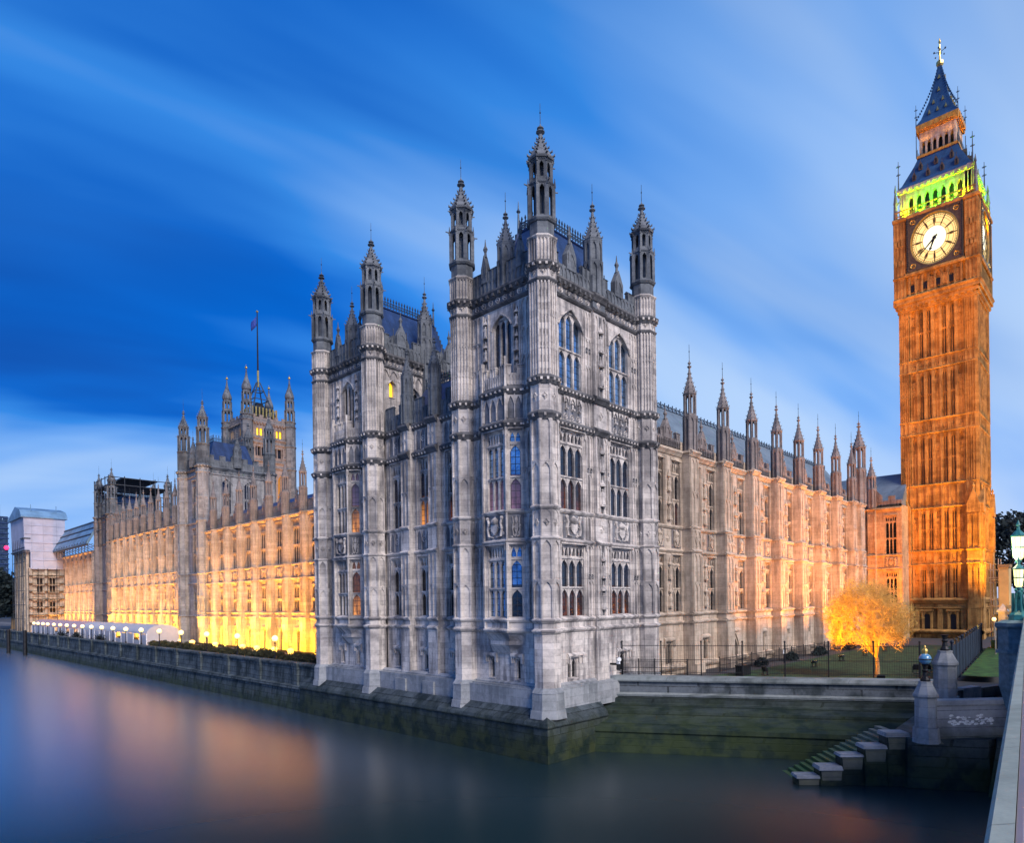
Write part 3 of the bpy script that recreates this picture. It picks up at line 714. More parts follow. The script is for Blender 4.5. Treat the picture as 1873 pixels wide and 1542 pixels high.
# --- the lower link between the towers
LX = 36.6; b.at(LX, 0, 0, EA)
LW = (41.85, 45.75, 49.7)
ops = [(-c-.85, -c+.85, z0, z1) for c in LW for z0, z1 in ((9.98, 15.3), (17.98, 24.0))] + [(-c-.35, -c+.35, 5.3, 7.0) for c in LW]
wall(b, -51.4, -40.2, 3.5, 26.95, ops)
strings(b, -51.3, -40.3, False)
for i, c in enumerate(LW):
    window(P, LX, c, 9.98, EA, 1.7, 5.32, GLASS_D, n=2, tiers=2, head=.9)
    window(P, LX, c, 17.98, EA, 1.7, 6.02, GLASS, GLASS_W if i == 1 else (GLASS_R if i == 0 else None), n=2, tiers=2, head=1.1)
    window(P, LX, c, 5.3, EA, .7, 1.7, GLASS_D, n=1, tiers=1, head=0, small=True)
    b.at(LX, 0, 0, EA); b.extr([(0,7.1),(-.2,7.1),(-.2,7.25),(0,7.4)], -c-.65, -c+.65)
    for s_ in (-.62, .5): b.box(-c+s_, -c+s_+.12, -.16, 0, 6.6, 7.15)
    for z0, z1 in ((15.95, 17.7), (24.8, 26.6)):
        b.box(-c-1.1, -c+1.1, -.02, .02, z0, z1, 1); ribs(b, -c-1.0, -c+1.0, z0, z1, 3, .1, .1); roundel(b, -c, (z0+z1)/2, .3, 0, 0)
    for sg in (-1, 1):
        lo, hi = sorted((-c+sg*.95, -c+sg*1.3)); [ribs(b, lo, hi, z0, z1, 1, .08, .09, 0, 0, True, t) for z0, z1, t in ((9.98, 15.5, 2), (17.98, 24.2, 2))]
parapet(b, -51.2, -40.4, 27.2, 2.1, 1.05, -.02, 3, False)
for c in (43.85, 47.7):
    b.at(LX, 0, 0, EA)
    for z0, z1, d in ((3.6, 9.1, .75), (9.1, 17.9, .65), (17.9, 26.95, .55)): b.box(-c-.62, -c+.62, -d, .02, z0, z1)
    for z, d in ((9.1, .7), (9.87, .65), (15.7, .65), (17.9, .62)): mould(b, -c-.65, -c+.65, z, STRING, -d)
    for z in (24.45, 26.95): mould(b, -c-.7, -c+.7, z, CORN, -.55, 2)
    for z0, z1, d in ((9.98, 15.5, .65), (17.98, 24.0, .55), (24.8, 26.6, .55)): ribs(b, -c-.5, -c+.5, z0, z1, 2, .08, .1, -d, 0, True, 2)
# chamfered ribs at the mid height of each stage
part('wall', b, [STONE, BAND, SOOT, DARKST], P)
def pinnacle_meshes(r, z0, z1, h, mats, slots=True, key=None, cache={}):
    k = (r, z0, z1, h, key)
    if k not in cache:
        m_ = MB(); zs = z1-(z1-z0)*.38
        oct_shaft(m_, r, z0, zs, 'panel', 0, 1); ring(m_, 0, 0, r*.95, zs, STRING, 8, 0, .5)
        if slots: oct_lantern(m_, r*.96, zs, z1, 0, r*.16, .34)
        else: oct_shaft(m_, r*.93, zs, z1, 'panel', 0, 1)
        m_.ng(0, 0, z1, r*1.0, z1+.14, r*1.0, 8)
        cache[k] = (m_.mesh('pinnacle', mats), spire_mesh(r*1.02, h, mats), rod_mesh(1.5))
    return cache[k]
def pinnacle(parent, x, y, z, r, h1, h2, mats, slots=True, key=None, vane=True):
    a, s_, v = pinnacle_meshes(r, 0, h1, h2, mats, slots, key)
    o = put('pinnacle', a, parent, (x, y, z)); q = sub('spire', s_, o); q.location = (0, 0, h1+.14)
    if vane: q2 = sub('vane', v, o); q2.location = (0, 0, h1+h2)
    return o
for c in (43.85, 47.7): pinnacle(P, LX-.2, c, 27.2, .5, 4.2, 2.6, [DARKST], False)
# middle pinnacles on every face of the towers
for y in (31.15, 52.25): pinnacle(P, 42.4, y+.25, 35.2, .70, 4.3, 3.2, [DARKST], False)
for y in (35.3, 56.6): pinnacle(P, 36.55, y, 35.2, .66, 3.3, 2.7, [DARKST], False)
# parapets
for i, (x0, x1, y0, y1) in enumerate(((36.0, 48.7, 31.15, 39.4), (36.0, 48.7, 52.25, 60.9))):
    pm = MB(); pm.at(0, y0+.05, 0, 0)
    for a, e in ((36.9, 41.7), (43.1, 47.9)): parapet(pm, a, e, 35.25, 1.75, .95, 0, 0, True)
    pm.at(36.05, 0, 0, EA); yc = (35.3, 56.6)[i]
    for a, e in ((-y1+1.0, -yc-.6), (-yc+.6, -y0-1.0)): parapet(pm, a, e, 35.25, 1.75, .95, 0, 0, True)
    pm.at(0, y1, 0, PI); parapet(pm, -47.9, -36.9, 35.25, 1.75, .95, 0, 0, False, False); pm.at(48.6, 0, 0, PI/2); parapet(pm, y0+1, y1-1, 35.25, 1.75, .95, 0, 0, False, False)
    pm.at(); pm.box(36.2, 48.5, y0+.3, y1-.3, 34.9, 35.3)
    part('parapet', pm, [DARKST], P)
    rm = MB(); A = [(37.6, y0+1.5), (47.2, y0+1.5), (47.2, y1-1.5), (37.6, y1-1.5)]; B = [(39.2, y0+3.0), (45.8, y0+3.0), (45.8, y1-3.0), (39.2, y1-3.0)]
    rm.loft(A, 35.3, B, 41.0)
    for (p, q) in ((0, 1), (1, 2), (2, 3), (3, 0)): rm.tube((*A[p], 35.3), (*B[p], 41.0), .13, .13, 5); rm.tube((*B[p], 41.0), (*B[q], 41.0), .13, .13, 5)
    r_ = part('roof', rm, [SLATE], P)
    cm = MB(); cm.at(0, B[0][1], 0, 0); cresting(cm, 39.2, 45.8, 41.0, 1.15); cm.at(0, B[2][1], 0, 0); cresting(cm, 39.2, 45.8, 41.0, 1.15)
    cm.at(39.2, 0, 0, EA); cresting(cm, -B[2][1], -B[0][1], 41.0, 1.15); cm.at(45.8, 0, 0, EA); cresting(cm, -B[2][1], -B[0][1], 41.0, 1.15)
    cm.at()
    for (x, y) in B: cm.lathe(x, y, [(.12,41),(.07,42.6),(.18,42.75),(.06,42.95),(.02,43.6)], 6)
    for (p, q) in zip(A, B):
        for k in range(12):
            t = k/12; cm.box(p[0]+(q[0]-p[0])*t-.09, p[0]+(q[0]-p[0])*t+.09, p[1]+(q[1]-p[1])*t-.09, p[1]+(q[1]-p[1])*t+.09, 35.4+5.6*t, 35.75+5.6*t)
    o = put('cresting', cm.mesh('cresting', [CREST]), r_, (0,0,0)); 
    dm = MB(); dm.poly([(-.28,0),(.28,0),(.28,.7),(0,1.25),(-.28,.7)], -.35, .7); dm.box(-.03,.03,-.3,-.24,1.2,1.9); dme = dm.mesh('dormer', [DARKST])
    for x in (39.4, 41.0, 43.9, 45.6): put('dormer', dme, r_, (x, y0+1.75, 36.6))
lm = MB(); lm.at(0,0,0,0)
lm.loft([(37.4,40.2),(48.4,40.2),(48.4,51.4),(37.4,51.4)], 26.6, [(41.5,40.2),(44.0,40.2),(44.0,51.4),(41.5,51.4)], 32.3)
r_ = part('roof', lm, [SLATE], P); cm = MB(); cm.at(41.6,0,0,EA); cresting(cm, -51.4, -40.2, 32.3, 1.1); put('cresting', cm.mesh('cresting', [CREST]), r_, (0,0,0))
# river base: pedestals, weathered slope and quay wall
bm_ = MB()
def base_wall(mb, pts):
    """profile swept along a polyline (outside on the right-hand side walking along it)"""
    prof = [(.45, 3.55, 2), (-.32, 2.75, 0), (-.42, 2.45, 0), (-.30, 2.35, 0), (-.42, -1.2, 0)]
    n = len(pts); rows = []
    for i, (x, y) in enumerate(pts):
        d0 = Vector((pts[i][0]-pts[i-1][0], pts[i][1]-pts[i-1][1])).normalized() if i else None
        d1 = Vector((pts[i+1][0]-pts[i][0], pts[i+1][1]-pts[i][1])).normalized() if i < n-1 else None
        ns = [Vector((d.y, -d.x)) for d in (d0, d1) if d]
        nn = ns[0] if len(ns) == 1 else (ns[0]+ns[1])/(1+ns[0].dot(ns[1]))
        rows.append([(x-nn.x*o_*1.0, y-nn.y*o_*1.0, z) for o_, z, _ in prof])
    for i in range(n-1):
        for k in range(len(prof)-1):
            mb.add([rows[i][k], rows[i+1][k], rows[i+1][k+1], rows[i][k+1]], [(0,3,2,1)], 0)
base_wall(bm_, [(34.7, 64.0), (34.7, 30.15), (41.4, 30.15)])
bm_.mi = 1
bm_.box(35.35, 48.5, 30.75, 62.3, 3.3, 5.0)
for u0, u1, x in ((31.0, 39.5, 35.15), (52.1, 61.0, 35.15)): bm_.box(x, 36.2, u0, u1, 3.2, 4.9)
bm_.box(35.8, 48.9, 30.5, 31.5, 3.2, 4.9)
for (x, y) in ((35.8,31),(35.8,39.5),(35.8,52.1),(35.8,61),(48.9,31)):
    bm_.ng(x, y, 2.95, 1.42, 3.5, 1.34, 8, 1); bm_.ng(x, y, 3.5, 1.26, 4.75, 1.22, 8, 1); bm_.ng(x, y, 4.75, 1.26, 5.1, 1.04, 8, 1)
for c in (43.85, 47.7): bm_.box(35.2, 36.4, c-.75, c+.75, 2.8, 4.6, 1)
bm_.at(36.05, 0, 0, EA); mould(bm_, -61, -31, 5.05, CORN, 0, 2, .8); bm_.at(0, 31.25, 0, 0); mould(bm_, 35.8, 49, 5.05, CORN, 0, 2, .8)
bm_.at(); part('river_base', bm_, [RIVER, WHITEST, PLINTH], P)
# ------------------------------------------------------------------ long wing facing the green
def flood(x, y, z, aim, power, col=(1, .52, .16), size=.6, label=None, spot=None, group='floodlights on the ground', housing=True):
    """a floodlight: housing on a stirrup with its lamp inside"""
    d = (Vector(aim)-Vector((x, y, z))).normalized(); az = math.atan2(d.y, d.x); el = math.asin(d.z)
    if housing:
        t = thing('floodlight', label, 'floodlight', (x, y, z-.55), group)
        m_ = MB(); m_.box(-.22, .22, -.22, .22, 0, .06); m_.box(-.04, .04, -.3, -.24, .05, .6); m_.box(-.04, .04, .24, .30, .05, .6)
        part('bracket', m_, [IRON], t, (x, y, z-.55), az)
        m_ = MB(); m_.loft([(-.22,-.24),(.22,-.24),(.22,.24),(-.22,.24)], -.16, [(-.22,-.24),(.22,-.24),(.22,.24),(-.22,.24)], .0)
        m_.box(-.2, .2, -.21, .21, .0, .01, 1)
        h = part('lamp_head', m_, [IRON, FLOODM], t, (x, y, z)); h.rotation_euler = (0, PI/2-el, az)
    if spot:
        l = bpy.data.lights.new('flood_lamp', 'SPOT'); l.spot_size = R(spot); l.spot_blend = .8; l.shadow_soft_size = size*.5
    else:
        l = bpy.data.lights.new('flood_lamp', 'AREA'); l.shape = 'RECTANGLE'; l.size = size; l.size_y = .35
    l.energy = power; l.color = col
    o = bpy.data.objects.new('flood_lamp', l); COL.objects.link(o); o.location = Vector((x, y, z))+d*.08
    o.rotation_euler = (-d).to_track_quat('Z', 'Y').to_euler(); return o

W = thing('palace_wing', 'long gothic wing glowing amber behind the lawn, with tall slender pinnacles along its parapet', 'building', (80, 32, GZ))
w = MB(); WY = 31.45; w.at(0, WY, 0, 0)
X0, PITCH = 56.6, 6.72; BX = [X0+PITCH*i for i in range(-1, 8)]       # buttress lines
BXE = 107.2
bays = [(BX[i]+BX[i+1])/2 for i in range(8)]
WW = 1.85; OFF = 1.5
ops = []
for c in bays:
    for s_ in (-1, 1):
        for z0, z1 in ((9.98, 15.3), (17.98, 24.0)): ops.append((c+s_*OFF-WW/2, c+s_*OFF+WW/2, z0, z1))
doors = {2}
for i, c in enumerate(bays):
    if i == 2: ops.append((c-.9, c+.5, GZ, 7.3))
    elif i in (0, 1, 3, 4, 5, 6, 7): ops.append((c-.65, c+.65, 5.2, 7.4))
wall(w, 49.5, 108.8, GZ-.3, 26.0, ops)
for z in (9.1, 9.87, 15.7, 17.9): mould(w, 49.8, 108.8, z)
mould(w, 49.8, 108.8, 24.9, CORN, 0, 0); mould(w, 49.8, 108.8, 5.0, STRING, 0, 0, 1.6)
for i, c in enumerate(bays):
    for s_ in (-1, 1):
        x = c+s_*OFF
        window(W, x, WY, 9.98, 0, WW, 5.32, GLASS_D, n=2, tiers=2, head=.85, stone_mat=STONE_W)
        window(W, x, WY, 17.98, 0, WW, 6.02, GLASS_D, GLASS_R if (i, s_) in ((1, -1), (0, 1), (3, 1)) else None, n=2, tiers=2, head=1.1, stone_mat=STONE_W)
    w.at(0, WY, 0, 0)
    for z0, z1 in ((9.98, 15.4), (17.98, 24.3)):
        w.box(c-.42, c+.42, -.10, .02, z0, z1); figure(w, c, z0+.6, 1.3, -.1); figure(w, c, z0+3.2, 1.2, -.1)
        for a, e in ((c-2.5, c-2.3), (c+2.3, c+2.5), (c-.7, c-.5), (c+.5, c+.7)): ribs(w, a, e, z0, z1, 1, .08, .08, 0, 0, False)
    for s_ in (-1, 1):
        w.box(c+s_*OFF-.85, c+s_*OFF+.85, -.02, .02, 15.95, 17.7, 1); carving(w, c+s_*OFF-.7, c+s_*OFF+.7, 15.95, 17.7, -.02, 0, 8, i)
    diamond(w, c, 16.8, .4, -.02, 0)
    parapet(w, c-2.45, c+2.45, 25.2, 1.45, .75, 0, 2, True, True)
    if i == 2:
        dm = MB(); dm.at(0, WY, 0, 0); dm.box(c-.9, c+.5, .3, .36, GZ, 7.3); d_ = part('door', dm, [IRON], W)
        w.at(0, WY, 0, 0); arch(w, c-.9, c+.5, 6.3, 7.31, .05, .3); arch(w, c-1.05, c+.65, 6.2, 7.75, -.1, .05); w.extr([(0,7.8),(-.25,7.8),(-.25,7.95),(0,8.15)], c-1.25, c+.85)
    else:
        window(W, c, WY, 5.2, 0, 1.3, 2.2, GLASS_D, n=2, tiers=1, head=0, small=True, stone_mat=STONE_W); w.at(0, WY, 0, 0)
        w.extr([(0,7.5),(-.2,7.5),(-.2,7.65),(0,7.8)], c-.95, c+.95); [w.box(c+e, c+e+.1, -.16, 0, 6.9, 7.6) for e in (-.92, .82)]
for x in BX[1:]+[BXE]:
    big = x == BXE; hw = .8 if not big else 1.0; f = 1.05
    for z0, z1, d in ((GZ-.3, 5.2, f+.35), (5.2, 9.1, f+.1), (9.1, 17.9, f), (17.9, 25.0, f-.15)):
        w.box(x-hw, x+hw, -d, .02, z0, z1); 
    for z, d in ((9.1, f), (9.87, f), (15.7, f), (17.9, f-.1)): mould(w, x-hw-.05, x+hw+.05, z, STRING, -d); w.box(x-hw-.12, x+hw+.12, -d, 0, z-.08, z+.06)
    mould(w, x-hw-.1, x+hw+.1, 24.95, CORN, -f+.15); w.box(x-hw-.2, x+hw+.2, -f+.1, 0, 24.85, 25.05)
    for z0, z1, d in ((9.98, 15.5, f), (15.95, 17.7, f), (17.98, 24.4, f-.15)): ribs(w, x-hw+.12, x+hw-.12, z0, z1, 2, .09, .10, -d, 0, True, 2)
    diamond(w, x, 16.8, .5, -f)
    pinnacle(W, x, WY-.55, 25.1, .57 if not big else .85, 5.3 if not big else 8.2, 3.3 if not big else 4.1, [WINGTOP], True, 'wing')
# cap for the parapets behind the pinnacles
w.at(0, WY, 0, 0); w.box(49.8, 109.3, .02, .5, 24.9, 25.2, 2)
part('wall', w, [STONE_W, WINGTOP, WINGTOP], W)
rf = MB(); rf.at(0, 0, 0, 0); rf.extr([(WY+1.0, 25.2),(37.4, 31.7),(43.8, 25.2)], 49.2, 112.5)
r_ = part('roof', rf, [SLATE_L], W); cm = MB(); cm.at(0, 37.4, 0, 0); cresting(cm, 49.4, 112, 31.7, .7, .8); put('cresting', cm.mesh('cresting', [CREST]), r_, (0, 0, 0))
cm = MB(); cm.box(62, 63.2, 36, 37.2, 28, 33.2); cm.box(61.85, 63.35, 35.85, 37.35, 33.2, 33.5)

# ------------------------------------------------------------------ short range tying the wing to the clock tower
K = thing('palace_range', 'short orange lit range with one tall window, squeezed between long wing and clock tower', 'building', (122, 31, GZ))
STONE_R = stone('flood_tinted_range_stone', (.54, .36, .20), (.38, .245, .13), .6, (.12, .07, .04), rh=.46)  # range stone tinted more orange, so the flood glow sits in its colour
k = MB(); KX = 120.4; k.at(KX, 0, 0, EA)
kops = [(-31.0, -29.2, 17.98, 24.4), (-31.0, -29.2, 9.98, 15.3)]
wall(k, -40.0, -28.5, GZ-.3, 26.2, kops)
for z in (9.1, 9.87, 15.7, 17.9): mould(k, -38, -28.5, z)
mould(k, -38, -28.5, 25.5, CORN); parapet(k, -36, -28.5, 25.8, 1.7, .9, 0, 1, True)
for z0, h in ((17.98, 6.42), (9.98, 5.32)): window(K, KX, 30.1, z0, EA, 1.8, h, GLASS_D, n=3, tiers=2, head=1.0, stone_mat=STONE_R)
k.at(KX, 0, 0, EA); k.box(-31.1, -29.1, -.02, .02, 15.95, 17.7, 1); carving(k, -31, -29.2, 15.95, 17.7, -.02, 0, 10, 5)
for a, e in ((-33.4, -32.2),):
    for z0, z1, d in ((GZ, 9.1, .9), (9.1, 17.9, .8), (17.9, 25.8, .7)): k.box(a, e, -d, .02, z0, z1)
    for z in (9.1, 15.7, 17.9, 25.5): mould(k, a-.06, e+.06, z, STRING, -.75)
    ribs(k, a+.1, e-.1, 18, 24.8, 1, .08, .1, -.7); ribs(k, a+.1, e-.1, 10, 15.5, 1, .08, .1, -.8)
k.at(0, 28.5, 0, 0); wall(k, KX, 125, GZ-.3, 26)
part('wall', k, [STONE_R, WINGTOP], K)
pinnacle(K, KX-.3, 32.8, 25.8, .66, 5.0, 3.6, [WINGTOP], True, 'wing')
rf = MB(); rf.at(KX, 0, 0, EA); rf.extr([(1.0,26),(6.4,32.0),(12,26)], -42, -28.8); part('roof', rf, [SLATE_L], K)

# ------------------------------------------------------------------ clock tower
T = thing('clock_tower', 'tall amber lit clock tower with glowing round dial, green lit belfry and pointed iron spire', 'tower', (130, 24.3, GZ))
TX, TY0, TY1, TD = 125.0, 19.0, 29.6, 10.6; TCX, TCY = TX+TD/2, (TY0+TY1)/2
FACES = [(TX, TCY, EA), (TCX, TY0, 0.0)]        # east face, north face: frame origin at face centre
s = MB()
s.box(TX+.3, TX+TD-.3, TY0+.3, TY1-.3, GZ-.5, 60, 0)
STG = [(GZ-.3, 10.5), (10.5, 16.3), (18.5, 25.5), (29.3, 37.7), (39.9, 48.1), (50.0, 58.6)]
HW = 5.3
for fx, fy, an in FACES:
    s.at(fx, fy, 0, an)
    cw = 1.55
    for sg in (-1, 1):         # clasping corner buttresses
        a, e = sorted((sg*HW, sg*(HW-cw))); s.box(a, e, -.12, .3, 10.5, 59.5); s.box(a-.1, e+.1, -.35, .3, GZ-.3, 10.4)
        for z0, z1 in STG[1:]: ribs(s, a+.14, e-.14, z0+.1, z1-.1, 4, .12, .10, -.12, 0, True, 2)
        for z0, z1 in ((16.3, 18.5), (25.5, 29.3), (37.7, 39.9), (48.1, 50.0)): ribs(s, a+.18, e-.18, z0+.2, z1-.15, 2, .1, .13, -.12)
    inner = HW-cw
    # deep-set upright panels with paired slit lights
    n = 7; pw = 2*inner/n
    for j, (z0, z1) in enumerate(STG[1:]):
        for i in range(n+1):
            u = -inner+pw*i; s.box(u-.14, u+.14, -.12, .3, z0, z1)
        for i in range(n):
            u = -inner+pw*(i+.5); arch(s, u-pw/2+.14, u+pw/2-.14, z1-1.5, z1-.2, .02, .3, 0, 3)
            for e_ in (-.34, .34): s.box(u+e_*pw-.05, u+e_*pw+.05, -.02, .3, z0, z1)
            if i in (1, 2, 4, 5): s.box(u-.06, u+.06, .1, .3, z0, z1)
            zt = (z0+z1)/2
            s.box(u-pw/2+.1, u+pw/2-.1, .12, .3, zt-.12, zt+.12)
            if i in (0, 3, 6):
                s.box(u-pw/2+.14, u+pw/2-.14, .06, .3, z0, z1-1.7); roundel(s, u, z1-2.6, .28, .06); roundel(s, u, zt, .28, .06); s.box(u-.05, u+.05, -.03, .06, z0, z1-3.2)
    for z0, z1 in ((16.3, 18.5), (25.5, 29.3), (37.7, 39.9), (48.1, 50.0)):
        s.box(-inner, inner, .05, .3, z0, z1)
        for i in range(n+1): u = -inner+pw*i; s.box(u-.16, u+.16, -.10, .1, z0, z1)
        for i in range(n):
            u = -inner+pw*(i+.5); arch(s, u-pw/2+.16, u+pw/2-.16, z1-.8, z1-.15, -.05, .05, 0, 3)
            if z1-z0 < 3: roundel(s, u, (z0+z1)/2-.2, .3, .05)
        for z in (z0, z1): mould(s, -HW-.05, HW+.05, z, STRING, -.10, 0, .75)
    mould(s, -HW-.15, HW+.15, 10.5, CORN, -.12, 0, 1.2); mould(s, -HW-.3, HW+.3, 5.4, STRING, -.3, 0, 2)
    for u in (-1.8, 1.8):
        s.box(u-.75, u-.45, -.1, .35, 5.6, 8.6); s.box(u+.45, u+.75, -.1, .35, 5.6, 8.6); arch(s, u-.5, u+.5, 7.8, 8.7, -.1, .3, 0, 4); s.extr([(.3,8.7),(-.25,8.7),(-.25,8.85),(.3,9.05)], u-.95, u+.95)
    for u in (-3.2, 0, 3.2): s.box(u-.35, u+.35, -.05, .3, GZ, 10.4)
    s.box(-inner, inner, .05, .3, 9.2, 10.4); mould(s, -inner, inner, 9.2, STRING, .05)
    # corbel table below the clock stage
    for i, (z0, z1, o_) in enumerate(((58.2, 58.9, .15), (58.9, 59.5, .4), (59.5, 60.2, .65))): s.box(-HW-o_, HW+o_, -.1-o_, .3, z0, z1)
    bosses(s, -HW, HW, 58.7, .8, .3, -.25)
s.at()
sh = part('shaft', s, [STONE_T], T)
for fx, fy, an in FACES:
    pw = 2*(HW-1.55)/7
    for z0, z1 in STG[1:]:
        for i in (1, 2, 4, 5):
            u = -(HW-1.55)+pw*(i+.5)
            dl = MB(); dl.at(fx, fy, 0, an); dl.add([(u-pw/2+.34,.285,z0+.2),(u+pw/2-.34,.285,z0+.2),(u+pw/2-.34,.285,z1-.9),(u-pw/2+.34,.285,z1-.9)], [(0,1,2,3)]); put('slit_light', dl.mesh('slit_light', [GLASS_D]), sh, (0, 0, 0))
    for u in (-1.8, 1.8): dl = MB(); dl.at(fx, fy, 0, an); dl.add([(u-.42,.28,5.7),(u+.42,.28,5.7),(u+.42,.28,8.2),(u-.42,.28,8.2)], [(0,1,2,3)]); put('slit_light', dl.mesh('slit_light', [GLASS_D]), sh, (0, 0, 0))
# set-off gablets at the foot of the corner buttresses
for fx, fy, an in FACES:
    for sg in (-1, 1):
        gm = MB(); gm.at(fx, fy, 0, an)
        for zb, hh, ww in ((10.4, 1.9, 1.7), (25.4, 2.6, 1.75)):
            a, e = sorted((sg*(HW+.35), sg*(HW+.35-ww))); m_ = (a+e)/2
            gm.poly([(a, zb-1.2), (e, zb-1.2), (e, zb+.2), (m_, zb+hh), (a, zb+.2)], -.75 if zb > 20 else -.6, -.1)
            gm.lathe(m_, -.45, [(.18, zb+hh-.3), (.1, zb+hh+.2), (.2, zb+hh+.4), (.03, zb+hh+.9)], 6)
        a, e = sorted((sg*(HW+.3), sg*(HW-1.45))); gm.box(a, e, -.55, 0, GZ, 25.0); ribs(gm, a+.15, e-.15, 11, 16, 2, .12, .12, -.55); ribs(gm, a+.15, e-.15, 18.6, 24, 2, .12, .12, -.55)
        for z in (16.3, 18.5): mould(gm, a-.06, e+.06, z, STRING, -.55)
        part('corner_buttress', gm, [STONE_T], T)
# clock stage
CW = 5.85; CH0, CH1 = 60.2, 73.9
c_ = MB(); c_.box(TX-.2, TX+TD+.2, TY0-.2, TY1+.2, 60, 73.6)
for fx, fy, an in FACES:
    c_.at(fx, fy, 0, an)
    for sg in (-1, 1):
        a, e = sorted((sg*CW, sg*(CW-1.75))); c_.box(a, e, -.6, 0, 60.2, 73.9); ribs(c_, a+.15, e-.15, 64.3, 73.0, 3, .1, .12, -.6, 0, True, 3); ribs(c_, a+.15, e-.15, 60.6, 63.8, 3, .1, .12, -.6)
        for z in (60.4, 64.0, 73.7): mould(c_, a-.08, e+.08, z, STRING, -.6, 0, 1.2)
        for z in (66, 69.2): c_.box(a+.2, e-.2, -.7, -.55, z, z+.9, 0)
    # arcade with small square lights under the dial
    for i in range(9):
        u = -3.6+.9*i; c_.box(u-.14, u+.14, -.55, 0, 60.3, 63.9)
    for i in range(8):
        u = -3.15+.9*i; arch(c_, u-.31, u+.31, 63.0, 63.8, -.5, 0, 0, 3)
        c_.box(u-.31, u+.31, -.4 if i % 2 else -.3, 0, 60.3, 61.1)
        if i % 2 == 0: c_.box(u-.28, u+.28, -.42, -.38, 61.2, 62.3, 1)
        else: c_.box(u-.3, u+.3, -.42, 0, 61.2, 63.0)
    mould(c_, -CW, CW, 60.35, CORN, -.55, 0, 1.2); c_.extr([(0,63.8),(-.75,63.8),(-.85,64.1),(-.75,64.4),(0,64.6)], -4.1, 4.1, 0)
    bosses(c_, -4.0, 4.0, 73.55, .8, .32, -.55, 0); c_.extr([(0,73.25),(-.8,73.4),(-.85,73.7),(-.7,73.95),(0,74.0)], -CW-.1, CW+.1, 0)
c_.at(); part('clock_stage', c_, [STONE_T, IRON], T)
